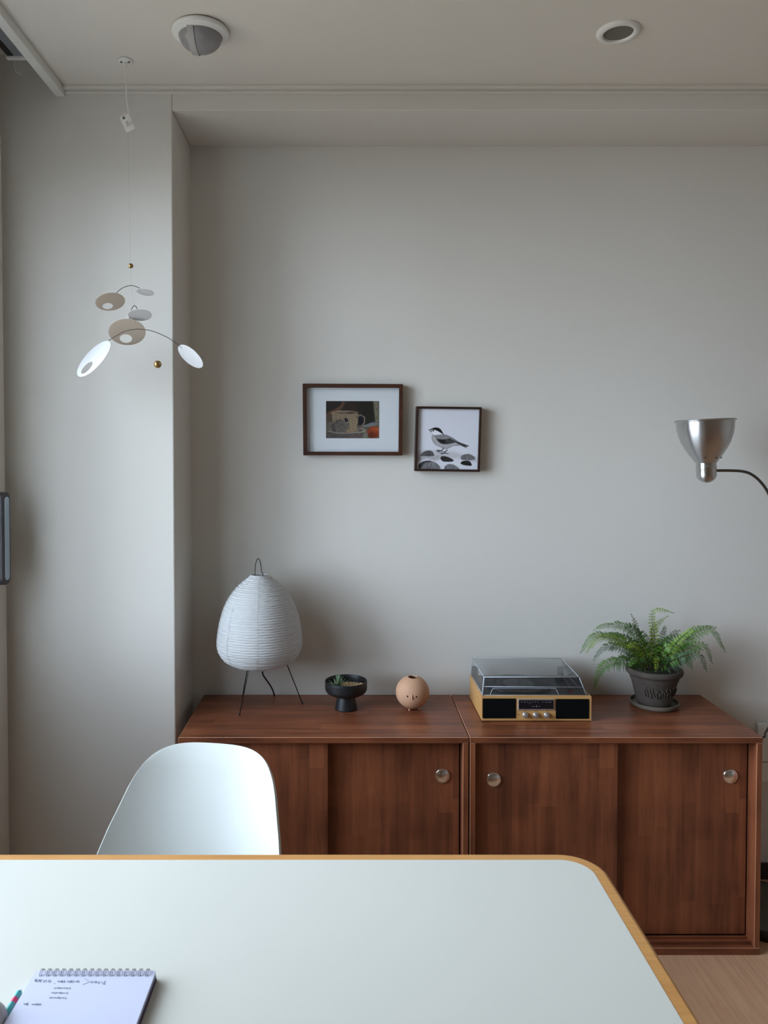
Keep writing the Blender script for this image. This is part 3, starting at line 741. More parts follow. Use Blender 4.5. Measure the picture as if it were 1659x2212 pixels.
def blade(root, d, L, w, bend, m, parent, name='leaf'):
    d = d.normalized(); side = d.cross(Vector((0, 0, 1)));
    if side.length < .1: side = Vector((1, 0, 0))
    side.normalize(); v = []; f = []; n = 7
    for i in range(n):
        s_ = i/(n-1); p = root+d*L*s_+bend*s_*s_*L; ww = w*(1-s_)**.6*(.6+.4*min(1, s_*5))
        up = side.cross(d)*.3*ww
        v += [p-side*ww+up, p, p+side*ww+up]
    for i in range(n-1): f += [(3*i, 3*i+1, 3*i+4, 3*i+3), (3*i+1, 3*i+2, 3*i+5, 3*i+4)]
    return mk(name, v, f, m, parent, smooth=True, recalc=False)
tips = [(710,1467,-.01),(719,1462,.0),(725,1456.5,.01),(734,1457,.01),(729,1462,-.02),(742,1461,0),(751,1468,.01),(746,1473,-.02),(709,1479,-.02),(713,1473,.02),(722,1466,.03),(738,1466,.03),(748,1478,-.03),(716,1486,-.035),(755,1484,-.02),(731,1470,-.04),(706,1472,0),(727,1459,.03),(737,1459,-.01),(721,1476,-.04),(740,1480,-.04),(714,1469,.0),(730,1455,.02),(722,1474,-.04),(735,1472,-.03),(744,1466,.02),(711,1483,-.03),(726,1484,-.045),(738,1487,-.04)]
for (x, y, dy) in tips:
    tp = at(x, y, AY+dy); ro = Vector((AX+random.uniform(-.006, .006), AY+random.uniform(-.005, .005), ZT+.074))
    d = tp-ro; bend = Vector((d.x*.25, d.y*.2, -.12*d.length)) if y > 1465 else Vector((0, 0, 0))
    blade(ro, d-bend*.0, d.length*1.08, .0048, bend/max(d.length, .01)*.5, M['airleaf'], t)

# ------------------------------------------------------------------ round vase with a little face
VR = .0548; VX = 0; b0 = onz(891, 1537, ZT); VY = b0.y+.030; VX = at(891, 1500, VY).x; VZ = ZT+VR*.965+.0018
t = thing('round_vase', 'round peach ceramic vase with a nose and two pierced eyes', 'vase', (VX, VY, ZT))
hr = .0150; a0 = math.asin(hr/VR)
pf = [(VR*math.sin(a), VR*.965*math.cos(a)) for a in [a0+(PI-a0)*k/40 for k in range(41)]]
inner_ = [(hr-.001, VR*.965*math.cos(a0)-.001), (hr+.001, VR*.965*math.cos(a0)-.005), (VR*.75, .02), (VR*.8, -.01), (VR*.5, -.035), (0, -.043)]
# shift so that the outside foot stays on the table
TV = Matrix.Rotation(math.radians(6), 3, 'X')
MB().lathe(list(reversed(inner_))+[(hr, VR*.965*math.cos(a0)+.0006)]+pf, VX, VY, 72, axis=TV, cz=VZ).build('body', M['peach'], t, smooth='auto')
def on_vase(px, py, out=0):
    r = ray(px, py); o_ = Vector((0, 0, CZ)); c = Vector((VX, VY, VZ)); r = r.normalized(); oc = o_-c; bq = oc.dot(r)
    s_ = -bq-math.sqrt(max(bq*bq-(oc.length_squared-VR*VR), 0)); q = o_+r*s_; return c+(q-c)*(1+out/VR), (q-c).normalized()
for (x, y) in ((880.2, 1504.4), (899.5, 1505.2)):
    q, nn = on_vase(x, y, -.0002); R = nn.to_track_quat('Z', 'Y').to_matrix()
    MB().lathe([(0, .0006), (.0024, .0006), (.0028, 0)], q.x, q.y, 18, axis=R, cz=q.z).build('eye', M['hole'], t, smooth=True)
q0, nn = on_vase(890.3, 1499.2, .0002); q1, _ = on_vase(889.8, 1510, .0024)
MB().tube(spline([q0-nn*.001, q0.lerp(q1, .5)+nn*.001, q1], 5), [.0012+.0012*min(1, i/9) for i in range(11)], 10).build('nose', M['peach'], t, smooth=True)
for dx, dy in ((-.012, -.024), (.022, -.014), (-.004, .026)):
    MB().sphere((VX+dx, VY+dy, ZT+.0034), .0034, 14, 8).build('foot', M['peach'], t, smooth=True)

# ------------------------------------------------------------------ turntable radio
TX0, TX1, TY0 = .4185, .7590, 2.354; TY1 = 2.590; zt0 = ZT; zt1 = ZT+.0785
t = thing('record_player', 'light wood record player with radio dial and clear lid on the right sideboard', 'record player', ((TX0+TX1)/2, (TY0+TY1)/2, ZT))
th = .0035
cab = MB().box(TX0, TX1, TY0+.0005, TY0+.012, zt0+.003, zt1).box(TX0, TX0+th, TY0+.012, TY1, zt0+.003, zt1).box(TX1-th, TX1, TY0+.012, TY1, zt0+.003, zt1).box(TX0+th, TX1-th, TY1-th, TY1, zt0+.003, zt1-.006)
cab.build('case', M['beech'], t)
box('base', TX0+.006, TX1-.006, TY0+.008, TY1-.006, zt0, zt0+.004, M['black'], t)
box('deck', TX0+th, TX1-th, TY0+.012, TY1-.0005, zt1-.0058, zt1-.0015, M['deck'], t)
PXc, PYc = TX0+.140, TY0+.118
MB().lathe([(0, 0), (.100, 0), (.102, .002), (.102, .006), (.100, .008), (.099, .0075), (.098, .008), (.075, .008), (.074, .0074), (.073, .008), (.05, .008), (.049, .0074), (.048, .008), (0, .008)], PXc, PYc, 72, cz=zt1-.0015).build('platter', M['platter'], t, smooth='auto')
MB().lathe([(0, 0), (.050, 0), (.050, .0012), (0, .0012)], PXc, PYc, 48, cz=zt1+.0067).build('slip_mat', M['vinylgroove'], t)
MB().lathe([(.0022, 0), (.0022, .016), (.001, .018), (0, .018)], PXc, PYc, 14, cz=zt1+.005).build('spindle', M['chrome'], t)
# tone arm
ax_, ay_ = TX1-.045, TY1-.05
MB().lathe([(0, 0), (.018, 0), (.018, .010), (.012, .014), (.010, .024), (0, .025)], ax_, ay_, 28, cz=zt1-.0015).build('arm_pivot', M['deck'], t, smooth='auto')
ta = MB().tube([(ax_, ay_+.02, zt1+.016), (ax_, ay_-.02, zt1+.016), (ax_-.004, TY0+.06, zt1+.014), (ax_-.012, TY0+.040, zt1+.013)], .0030, 8).build('tone_arm', M['black'], t, smooth=True)
MB().box(ax_-.020, ax_-.004, TY0+.024, TY0+.046, zt1+.008, zt1+.018).build('cartridge', M['black'], ta, bevel=.002)
box('stylus', ax_-.018, ax_-.004, TY0+.0225, TY0+.030, zt1+.004, zt1+.010, M['red'], ta, bevel=.001, label='red stylus tip')
def P(px, py): q = at(px, py, TY0); return q.x, q.z
def rrect_y(name, px0, py0, px1, py1, ya, yb, rad, m, bevel=0):
    x0, zb = P(px0, py1); x1, zt = P(px1, py0); poly = roundrect((x0+x1)/2, (zb+zt)/2, (x1-x0)/2, (zt-zb)/2, rad, 4); n = len(poly)
    v = [(a, ya, b) for a, b in poly]+[(a, yb, b) for a, b in poly]
    o = mk(name, v, [tuple(range(n)), tuple(range(n, 2*n))[::-1]]+[(i, (i+1) % n, n+(i+1) % n, n+i) for i in range(n)], m, t)
    if bevel:
        md = o.modifiers.new('b', 'BEVEL'); md.width = bevel; md.segments = 1; md.limit_method = 'ANGLE'
    return o
rrect_y('speaker_grille', 1042.5, 1509, 1114.5, 1551.5, TY0-.0008, TY0+.002, .0025, M['grille'])
rrect_y('speaker_grille', 1200.5, 1510, 1272.5, 1552.5, TY0-.0008, TY0+.002, .0025, M['grille'])
rrect_y('tuner_frame', 1118.5, 1509.5, 1197.5, 1533.5, TY0-.003, TY0+.002, .001, M['silver'], .0008)
rrect_y('tuner_dial', 1120.5, 1512, 1195, 1530.5, TY0-.0036, TY0-.002, .0006, M['dial'])
dm = MB()
for (x, w_) in ((1126, 2.5), (1133, 3.5), (1139, 2.5), (1144.5, 1.5), (1149.5, 2.5), (1155.5, 2.5), (1161, 2.5), (1172, 2), (1178, 3), (1183, 2.5), (1188, 5)):
    a, z_ = P(x-w_/2, 1515.9); b, _ = P(x+w_/2, 1515.9); dm.box(a, b, TY0-.0039, TY0-.0035, z_-.0006, z_+.0006)
for (x, w_, y_) in ((1151, 6, 1525), (1164, 4, 1525), (1143.5, 3, 1519)):
    a, z_ = P(x-w_/2, y_); b, _ = P(x+w_/2, y_); dm.box(a, b, TY0-.0039, TY0-.0035, z_-.0004, z_+.0004)
a, z_ = P(1158, 1524.8); dm.box(a-.0011, a+.0011, TY0-.0039, TY0-.0035, z_-.0024, z_+.0024)
dm.build('dial_marks', M['dialprint'], t, kind='stuff')
A = Matrix(((1, 0, 0), (0, 0, -1), (0, 1, 0)))
for (x, y) in ((1134.5, 1544), (1157, 1544.2), (1180.5, 1544.2)):
    a, z_ = P(x, y)
    MB().lathe([(.0088, 0), (.0086, .0045), (.0078, .0055), (.0062, .0060), (.0058, .0150), (.0050, .0162), (0, .0164)], a, TY0, 28, axis=A, cz=z_).build('knob', M['silver'], t, smooth='auto')
sm = MB()
for (x, w_) in ((1120.5, 5),):
    a, z_ = P(x-w_/2, 1543); b, _ = P(x+w_/2, 1543); sm.box(a, b, TY0-.0003, TY0+.0008, z_-.0003, z_+.0003)
for (x, w_) in ((1134, 6), (1157, 6), (1181, 5)):
    a, z_ = P(x-w_/2, 1535.6); b, _ = P(x+w_/2, 1535.6); sm.box(a, b, TY0-.0003, TY0+.0008, z_-.0003, z_+.0003)
sm.build('panel_marks', M['wire'], t, kind='stuff')
# clear lid: slanting front and sides, cut-out grip at the front
lz0, lz1 = zt1+.001, zt1+.058
B = [(TX0+.004, TY0+.012), (TX1-.012, TY0+.012), (TX1-.010, TY1-.004), (TX0+.004, TY1-.004)]
T = [(TX0+.0085, TY0+.010), (TX1-.036, TY0+.010), (TX1-.030, TY1-.006), (TX0+.006, TY1-.006)]
v = [(x, y, lz0) for x, y in B]+[(x, y, lz1) for x, y in T]
lid = mk('lid', v, [(4,5,6,7),(0,1,5,4),(1,2,6,5),(2,3,7,6),(3,0,4,7)], M['acrylic'], t)
ed = MB(); vv = [Vector(q) for q in v]
for a, b, r in ((4,5,.0016),(5,6,.0011),(7,4,.0011),(6,7,.0009),(0,4,.0022),(1,5,.0013),(2,6,.0008),(3,7,.0008),(0,1,.0006),(0,3,.0009),(1,2,.0012)): ed.tube([vv[a], vv[b]], r, 6)
f0, f1 = vv[0].lerp(vv[4], .47), vv[1].lerp(vv[5], .44); ed.tube([f0, f1], .0011, 6)
def onfront(u, w): return vv[0].lerp(vv[1], u).lerp(vv[4].lerp(vv[5], u), w)+Vector((0, -.0006, 0))
ed.tube(spline([onfront(.075, .02), onfront(.088, .28), onfront(.105, .36), onfront(.13, .385), onfront(.4, .385), onfront(.68, .375), onfront(.72, .34), onfront(.735, .02)], 5), .0008, 6)
ed.build('lid_edge', M['acryledge'], lid, smooth=True)
for x in (TX0+.006, TX1-.042):
    box('hinge', x, x+.022, TY1-.004, TY1+.004, zt1-.004, zt1+.030, M['acryledge'] if x > .5 else M['deck'], t, bevel=.001)

# ------------------------------------------------------------------ potted fern
b0 = onz(1414, 1539, ZT); FX, FY = 0, b0.y+.072; FY = 2.505; FX = at(1413, 1480, FY).x; k_ = FY/F
t = thing('potted_fern', 'feathery green fern in a dark clay pot with a saucer', 'plant', (FX, FY, ZT))
MB().lathe([(0, 0), (.066, 0), (.0745, .006), (.0775, .015), (.0775, .018), (.0745, .018), (.071, .009), (0, .008)], FX+.001, FY, 64, cz=ZT).build('saucer', M['saucer'], t, smooth='auto')
MB().lathe([(0, 0), (.052, 0), (.0545, .003), (.056, .010), (.0575, .014), (.0580, .019), (.0725, .078), (.0745, .081), (.0760, .084), (.0775, .094), (.0800, .097), (.0850, .099), (.0885, .104), (.0900, .111), (.0885, .117), (.0850, .1195), (.0815, .119), (.0790, .113), (.076, .100), (0, .098)], FX, FY, 72, cz=ZT+.009).build('pot', M['pot'], t, smooth='auto')
# raised worn relief around the pot
rl = MB(); random.seed(5)
for a0_ in [x_/100 for x_ in range(-235, -60, 13)]:
    pts = []
    for k in range(5):
        a = a0_+k*.018*random.choice((-1, 1)); z = .036+.030*k/4+random.uniform(-.004, .004); r = .0585+.0145*(z-.01)/.068+.0006; pts.append((FX+r*math.cos(a), FY+r*math.sin(a), ZT+.009+z))
    rl.tube(pts, .0016, 5)
rl.build('pot_relief', M['pot'], t, smooth=True)
MB().lathe([(0, .010), (.03, .012), (.06, .006), (.0775, .0)], FX, FY, 40, cz=ZT+.106).build('moss', M['soil'], t, smooth=True)
def frond(pts, wid, m, seed, dens=1.0):
    rnd = random.Random(seed); path = spline(pts, 10); n = len(path)
    L = sum((b-a).length for a, b in zip(path[:-1], path[1:]))
    fb = MB(); v = []; f = []
    hint = Vector((rnd.uniform(-.35, .35), -.8, .65)).normalized()
    def leaflet(p, d, nrm, l, w):
        s_ = d.cross(nrm).normalized()*w; k = len(v)
        v.extend([p, p+d*l*.45+s_, p+d*l, p+d*l*.45-s_]); f.append((k, k+1, k+2, k+3))
    step = .0135; acc = 0; nxt = L*.16; side = 1
    for i in range(1, n):
        a, b = path[i-1], path[i]; sl = (b-a).length; tg = (b-a).normalized()
        while nxt < acc+sl:
            s_ = nxt/L; p = a.lerp(b, (nxt-acc)/sl); sv = tg.cross(hint).normalized(); nn = sv.cross(tg).normalized()
            for sd in (-1, 1):
                env = (1-s_)**1.0*(.55+.45*min(1, (s_-.1)*5)); pl = wid*1.15*env*rnd.uniform(.75, 1.15)+.0045
                d = (sv*sd*.86+tg*.52+Vector((0, 0, rnd.uniform(-.25, .1)))+nn*rnd.uniform(-.2, .2)).normalized()
                if pl < .007: leaflet(p, d, nn, pl, .0011); continue
                npn = max(3, int(pl/.0034)); droop = Vector((0, 0, -1))*pl*.25; prev = p
                for q in range(1, npn+1):
                    u = q/npn; pp = p+d*pl*u+droop*u*u; ll = (.0022+.0046*min(1, pl/.03))*(1-u)**.6*(.6+.6*min(1, u*4))+.001
                    dd = (pp-prev).normalized(); s2 = dd.cross(nn).normalized()
                    for e in (-1, 1): leaflet(pp, (s2*e*.85+dd*.55).normalized(), nn, ll, ll*.23+.0003)
                    prev = pp
                fb.tube([p, p+d*pl*.5+droop*.25, p+d*pl+droop], [.0006, .0004, .0002], 3, False)
            nxt += step*(1.2-.75*s_)
        acc += sl
    fb.add(v, f)
    o = fb.build('frond', m, t, recalc=False)
    MB().tube(path, [.0013*(1-.7*i/(n-1)) for i in range(n)], 5).build('stem', M['stem'], o, smooth=True)
    return o
FRM = (M['frond'], M['frond2'], M['frond3'])
zp = 1447
FR = [ # (screen-like guide points given with true depth offsets from the pot), width, material
 ([(1398,zp,0),(1370,1395,-.02),(1310,1372,-.03),(1278,1375,-.04),(1253,1412,-.05)], .040, 0),
 ([(1400,zp,-.01),(1370,1400,-.05),(1320,1378,-.07),(1290,1380,-.08),(1266,1411,-.09)], .036, 1),
 ([(1392,zp,.01),(1360,1408,0),(1320,1394,0),(1300,1402,0),(1282,1427,.0)], .034, 2),
 ([(1390,zp,-.03),(1360,1428,-.06),(1320,1430,-.08),(1298,1445,-.09),(1282,1488,-.10)], .040, 0),
 ([(1395,zp,-.04),(1375,1425,-.08),(1345,1422,-.10),(1325,1438,-.11)], .036, 2),
 ([(1402,zp,.02),(1385,1385,.02),(1372,1345,.03),(1363,1326,.03)], .030, 0),
 ([(1402,zp,-.02),(1380,1372,-.03),(1362,1350,-.03),(1346,1366,-.04)], .030, 2),
 ([(1405,zp,.02),(1375,1370,.04),(1340,1350,.04),(1300,1352,.04),(1282,1362,.05)], .040, 0),
 ([(1400,zp,0),(1360,1385,.0),(1330,1370,.01),(1295,1375,.02)], .036, 2),
 ([(1412,zp,0),(1414,1380,0),(1408,1335,0),(1417,1316,-.01),(1456,1324,-.03)], .024, 1),
 ([(1414,zp,.01),(1412,1375,.02),(1418,1350,.02),(1444,1330,.02)], .022, 1),
 ([(1414,zp,0),(1410,1400,-.02),(1407,1365,-.03),(1412,1345,-.03)], .022, 1),
 ([(1425,zp,0),(1465,1395,-.01),(1510,1365,-.02),(1540,1362,-.03),(1567,1410,-.05)], .036, 0),
 ([(1427,zp,.01),(1460,1400,.02),(1495,1362,.02),(1530,1354,.02),(1548,1356,.02)], .032, 0),
 ([(1425,zp,-.02),(1460,1390,-.04),(1490,1362,-.05),(1500,1352,-.05)], .034, 1),
 ([(1428,zp,-.02),(1480,1405,-.04),(1520,1392,-.05),(1539,1433,-.07)], .034, 0),
 ([(1428,zp,-.03),(1475,1420,-.06),(1510,1412,-.08),(1527,1451,-.10)], .034, 2),
 ([(1425,zp,-.04),(1460,1425,-.08),(1482,1418,-.10),(1495,1446,-.11)], .034, 2),
 ([(1415,zp,-.04),(1417,1425,-.08),(1418,1418,-.10),(1417,1452,-.115)], .022, 1),
 ([(1420,zp,.0),(1440,1390,.0),(1465,1375,.01),(1500,1380,.01)], .036, 0),
 ([(1418,zp,.01),(1428,1380,.02),(1435,1362,.03),(1436,1350,.04)], .026, 2),
 ([(1405,zp,-.03),(1390,1405,-.07),(1372,1392,-.08),(1350,1398,-.09)], .036, 1),
 ([(1418,zp,-.03),(1430,1405,-.07),(1450,1396,-.09),(1472,1405,-.10)], .038, 0),
 ([(1410,zp,-.03),(1408,1410,-.06),(1395,1390,-.07),(1380,1376,-.07)], .036, 0),
 ([(1414,zp,-.02),(1420,1400,-.05),(1430,1385,-.06),(1450,1378,-.06)], .034, 2),
 ([(1422,zp,.03),(1450,1400,.06),(1490,1395,.07),(1520,1405,.07)], .034, 2),
 ([(1405,zp,.03),(1375,1400,.06),(1340,1392,.07),(1315,1405,.07)], .034, 2),
 ([(1400,zp,-.05),(1385,1430,-.09),(1370,1425,-.10),(1358,1440,-.11)], .030, 0),
 ([(1425,zp,-.05),(1445,1430,-.09),(1462,1425,-.10),(1472,1440,-.11)], .030, 0),
 ([(1410,zp,-.05),(1400,1425,-.08),(1392,1418,-.09),(1385,1432,-.10)], .028, 2),
 ([(1418,zp,-.05),(1432,1422,-.08),(1440,1418,-.09),(1446,1434,-.10)], .028, 2),
 ([(1412,zp,.0),(1405,1395,-.01),(1395,1375,-.02),(1388,1362,-.02)], .032, 2),
 ([(1416,zp,.0),(1436,1395,.0),(1455,1368,.0),(1470,1362,.0)], .032, 2),
]
for i, (g_, w_, m_) in enumerate(FR):
    pts = [at(x, y, FY+dy) for x, y, dy in g_]
    for q in pts: q.y = min(q.y, YW-.035)
    frond(pts, w_, FRM[m_], 100+i)

# ------------------------------------------------------------------ floor lamp with gooseneck
GY = 2.35; k_ = GY/F
hp = lambda px, py: at(px, py, GY)
hb = hp(1526.5, 1043)
t = thing('floor_lamp', 'brushed metal floor lamp with upward cone shade on a gooseneck', 'lamp', (1.375, GY, 0))
cone_px = [(908.5, 61.5), (906.5, 60.8), (907.5, 58.5), (912, 58.3), (925, 57.5), (940, 54.5), (955, 49.5), (968, 43.0), (980, 35.5), (990, 28.5), (1000, 20.8)]
hz = lambda y: (1043-y)*k_
R3 = Matrix.Rotation(math.radians(2.2), 3, 'Y') @ Matrix.Rotation(math.radians(-4), 3, 'X')
R3 = Matrix.Rotation(math.radians(-2.2), 3, 'Y')
outer = [(r*k_, hz(y)) for y, r in cone_px]
inner_ = [(r-.0015, z+.001) for r, z in reversed(outer[3:])]
sh = MB().lathe([(0, hz(998))]+inner_+outer, hb.x, hb.y, 72, axis=R3, cz=hb.z).build('shade', M['brushed'], t, smooth=True)
MB().lathe([(outer[0][0]-.0016, outer[0][1]), (outer[0][0]-.0006, outer[0][1]+.0012), (outer[0][0]+.0012, outer[0][1]+.0004), (outer[0][0]+.0012, outer[0][1]-.0016), (outer[0][0]-.001, outer[0][1]-.002)], hb.x, hb.y, 72, axis=R3, cz=hb.z).build('rim', M['brushed'], sh, smooth=True)
MB().lathe([(0, 0)]+[(20.3*k_*math.sin(a), 18*k_*(1-math.cos(a))) for a in [PI/2*i/10 for i in range(1, 11)]]+[(20.3*k_, hz(1012)), (20.8*k_, hz(1011)), (20.8*k_, hz(1008)), (20.3*k_, hz(1007)), (20.3*k_, hz(999)), (18*k_, hz(998))], hb.x, hb.y, 56, axis=R3, cz=hb.z).build('socket', M['brushed'], t, smooth='auto')
for px in (1510.5, 1533, 1550):
    r_ = 29.9*k_; xo = (px-1524.4)*k_; yo = -math.sqrt(max(r_*r_-xo*xo, 1e-8)); xo -= .0; d = Vector((xo, yo, -.6*r_)).normalized()
    c = Vector((hb.x-2.1*k_+xo, hb.y+yo, hb.z+hz(988.5)))
    MB().lathe([(0, .0012), (.0020, .0012), (.0022, -.002)], c.x, c.y, 14, axis=d.to_track_quat('Z', 'Y').to_matrix(), cz=c.z).build('vent_hole', M['hole'], sh)
np_ = spline([hp(1545, 1016.5), hp(1575, 1016.5), hp(1602, 1018), hp(1622, 1024), hp(1642, 1040), hp(1660, 1066), hp(1676, 1110), hp(1682, 1160)], 10)
rs = [.0042+.00035*(1 if (i % 2) else 0) for i in range(len(np_))]
MB().tube(np_, rs, 12).build('gooseneck', M['darkmetal'], t, smooth=True)
pt = np_[-1]; MB().tube([(pt.x, GY, .035), (pt.x, GY, pt.z+.002)], .0075, 20).build('pole', M['brushed'], t, smooth='auto')
MB().lathe([(0, .046), (.02, .044), (.12, .040), (.153, .034)], pt.x+.005, GY+.07, 64).build('base_top', M['darkmetal'], t, smooth=True)
MB().lathe([(0, 0), (.155, 0), (.158, .004), (.158, .030), (.153, .0335)], pt.x+.005, GY+.07, 64).build('base', M['black'], t, smooth='auto')
# wall box and cable right of the sideboard
q0, q1 = at(1638, 1563, YW-.014), at(1720, 1655, YW-.014)
t = thing('wall_box', 'white wall outlet box beside the right end of the sideboard', 'outlet', (q0.x+.05, YW, (q0.z+q1.z)/2))
box('cover', q0.x, q1.x, YW-.014, YW-.0005, at(1638, 1646, YW-.014).z, q0.z, M['plastic'], t, bevel=.002)
box('lower_cover', q0.x, q1.x, YW-.012, YW-.0005, at(1638, 1690, YW-.014).z, at(1638, 1648, YW-.014).z, M['plastic'], t, bevel=.002)
cb = MB().tube(spline([at(1690, 1545, YW-.02), at(1672, 1557, YW-.05), at(1660, 1572, 2.52), at(1653, 1584, 2.48), at(1645, 1594, 2.44), Vector((1.2275, 2.43, .55)), Vector((1.2275, 2.44, .4))], 8), .0034, 8).build('power_cable', M['black'], smooth=True)
tag(cb, 'black power cable hanging behind the right end of the sideboard', 'cable')

# ------------------------------------------------------------------ table
ZTAB = .755
e = onz(600, 1843, ZTAB)
TYB = e.y
TXR = (onz(1380, 1985, ZTAB).x+onz(1511, 2212, ZTAB).x)/2
t = thing('dining_table', 'white topped dining table with rounded wooden edge in the foreground', 'table', (-.5, TYB-.45, 0))
def rr(x0, x1, y0, y1, r, n=14):
    pts = []
    for cx_, cy_, a0_ in ((x1-r, y1-r, 0), (x0+r, y1-r, 90), (x0+r, y0+r, 180), (x1-r, y0+r, 270)):
        for k in range(n+1):
            a = math.radians(a0_+90*k/n); pts.append((cx_+r*math.cos(a), cy_+r*math.sin(a)))
    return pts
TX_L = -.98; TYF = TYB-.90; ew = .0235
o_ = rr(TX_L, TXR, TYF, TYB, .070); i_ = rr(TX_L+ew, TXR-ew, TYF+ew, TYB-ew, .050)
n = len(o_)
ZE = ZTAB-.0005
# edge band with a rounded outer profile
prof = [(0.0, ZTAB), (.75, ZTAB-.0002), (.93, ZTAB-.002), (1.0, ZTAB-.006), (1.0, ZTAB-.018), (.9, ZTAB-.022), (0, ZTAB-.023)]
v = []; f = []
for j in range(n):
    for s_, z in prof: v.append((i_[j][0]+(o_[j][0]-i_[j][0])*s_, i_[j][1]+(o_[j][1]-i_[j][1])*s_, z))
m_ = len(prof)
for j in range(n):
    k = (j+1) % n
    for q in range(m_): f.append((j*m_+q, k*m_+q, k*m_+(q+1) % m_, j*m_+(q+1) % m_))
mk('table_edge', v, f, M['ply'], t, smooth=False)
top = MB().prism(i_, ZTAB-.023, ZTAB+.0004).build('table_top', M['laminate'], t)
for (x, y, sx_, sy_) in ((TX_L+.1, TYF+.1, 1, 1), (TXR-.16, TYF+.1, -1, 1), (TX_L+.1, TYB-.14, 1, -1), (TXR-.16, TYB-.14, -1, -1)):
    MB().tube([(x, y, .0), (x+.02*sx_, y+.02*sy_, ZTAB-.023)], [.014, .021], 20).build('leg', M['ply'], t, smooth='auto')

# ------------------------------------------------------------------ chair (moulded shell on wooden legs)
t = thing('shell_chair', 'white moulded plastic shell chair on the far side of the table', 'chair', (-.34, 1.47, 0))
# seat first (profile from the front lip to the bend), then the back as a curved sheet above it
seat = [(-.215, .405, .185), (-.205, .428, .200), (-.15, .436, .222), (-.06, .424, .234), (.04, .416, .240), (.12, .430, .240), (.165, .462, .236), (.186, .500, .229)]
backp = [(.186, .500, .226), (.200, .550, .217), (.212, .600, .2075), (.226, .650, .1958), (.240, .670, .1900), (.252, .6866, .1845)]
cy0 = 1.4216; NU = 40; ZTOP = .800; ZS0 = backp[-1][1]; WTOP = backp[-1][2]; SUP = 4.39
CA = math.radians(-9.38); cxc = -.3477
rows = []
for q in spline([Vector(q) for q in seat], 4)[:-1]: rows.append(('s', q))
for q in spline([Vector(q) for q in backp], 4): rows.append(('b', q))
for k in range(1, 13): rows.append(('t', k/12))
def back_y(x, z):
    d = .186+(z-.5)*.5496
    curl = .075*(abs(x)/.21)**2.3*min(1, (z-.44)/.1)
    lip = .007*max(0, (z-ZTOP+.03)/.03)
    return cy0+d-curl+lip
v = []; f = []
for j, (kind, q) in enumerate(rows):
    for i in range(NU+1):
        u = math.sin((-1+2*i/NU)*PI/2); au = abs(u)
        if kind == 's':
            d, z, w_ = q; t_ = min(1, j/6); bl = max(0, (z-.43)/.07) if d > .05 else 0; bl = min(1, bl)
            x = w_*u; y = cy0+d-bl*.075*(abs(x)/.21)**2.3*.6; zz = z+(1-bl)*.060*au**2.4*t_
            if bl > 0: y = (cy0+d)*(1-bl)+back_y(x, max(z, .46))*bl+(cy0+d-(cy0+.186+(z-.5)*.5496))*bl
        elif kind == 'b':
            d, z, w_ = q; x = w_*u; y = back_y(x, z); zz = z
        else:
            top = ZS0+(ZTOP-ZS0)*(max(0, 1-au**SUP))**(1/SUP); zz = ZS0+(top-ZS0)*q; x = u*(WTOP-.30*(zz-ZS0)); y = back_y(x, zz)
        Yr = y-1.55
        v.append((cxc+x*math.cos(CA)-Yr*math.sin(CA), 1.55+Yr*math.cos(CA)+x*math.sin(CA), zz))
for j in range(len(rows)-1):
    for i in range(NU): f.append((j*(NU+1)+i, j*(NU+1)+i+1, (j+1)*(NU+1)+i+1, (j+1)*(NU+1)+i))
shell = mk('shell', v, f, M['shell'], t, smooth=True)
bm = bmesh.new(); bm.from_mesh(shell.data); bmesh.ops.remove_doubles(bm, verts=bm.verts, dist=.0006); bmesh.ops.recalc_face_normals(bm, faces=bm.faces); bm.to_mesh(shell.data); bm.free()
sm_ = shell.modifiers.new('solid', 'SOLIDIFY'); sm_.thickness = .007; sm_.offset = 0
bv = shell.modifiers.new('bev', 'BEVEL'); bv.width = .0028; bv.segments = 3; bv.limit_method = 'ANGLE'; bv.angle_limit = math.radians(60)
for (fx, fy, tx, ty) in ((-.20, -.20, -.11, -.10), (.20, -.20, .11, -.10), (-.20, .20, -.11, .09), (.20, .20, .11, .09)):
    MB().tube([(cxc+fx, 1.47+fy, 0), (cxc+tx, 1.47+ty, .405)], [.010, .015], 16).build('leg', M['ply'], t, smooth='auto')
br = MB()
for (a, b) in (((-.13, -.12), (.13, -.12)), ((-.13, .10), (.13, .10)), ((-.13, -.12), (.13, .10)), ((.13, -.12), (-.13, .10))):
    br.tube([(cxc+a[0], 1.47+a[1], .34), (cxc+b[0], 1.47+b[1], .38)], .004, 8)
br.tube([(cxc-.11, 1.39, .404), (cxc+.11, 1.39, .404)], .006, 8).tube([(cxc-.11, 1.56, .404), (cxc+.11, 1.56, .404)], .006, 8)
br.build('brace', M['black'], t, smooth=True)

# ------------------------------------------------------------------ things on the table
zt = ZTAB+.0004; zn = zt+.013
a_, b_ = onz(75, 2099, zn), onz(338, 2095, zn)
NX0, NX1, NY1 = a_.x+.001, b_.x, (a_.y+b_.y)/2
NL = .22
t = thing('notebook', 'spiral notebook with handwriting lying open on the white table', 'notebook', ((NX0+NX1)/2, NY1-NL/2, zt))
box('cover', NX0-.001, NX1+.001, NY1-NL, NY1+.0005, zt, zt+.0022, M['purple'], t, bevel=.0006)
for k in range(3):
    box('page_block', NX0+.0006*k, NX1-.0004*k, NY1-NL, NY1-.0003*k, zt+.0023+.0035*k, zt+.0057+.0035*k, M['paper'] if k == 2 else M['purple'] if k == 0 else M['paper'], t)
box('top_page', NX0, NX1, NY1-NL, NY1, zn-.0008, zn, M['paper'], t)
ncoil = 16
xa, xb = onz(92, 2100, zn).x, onz(321, 2096, zn).x
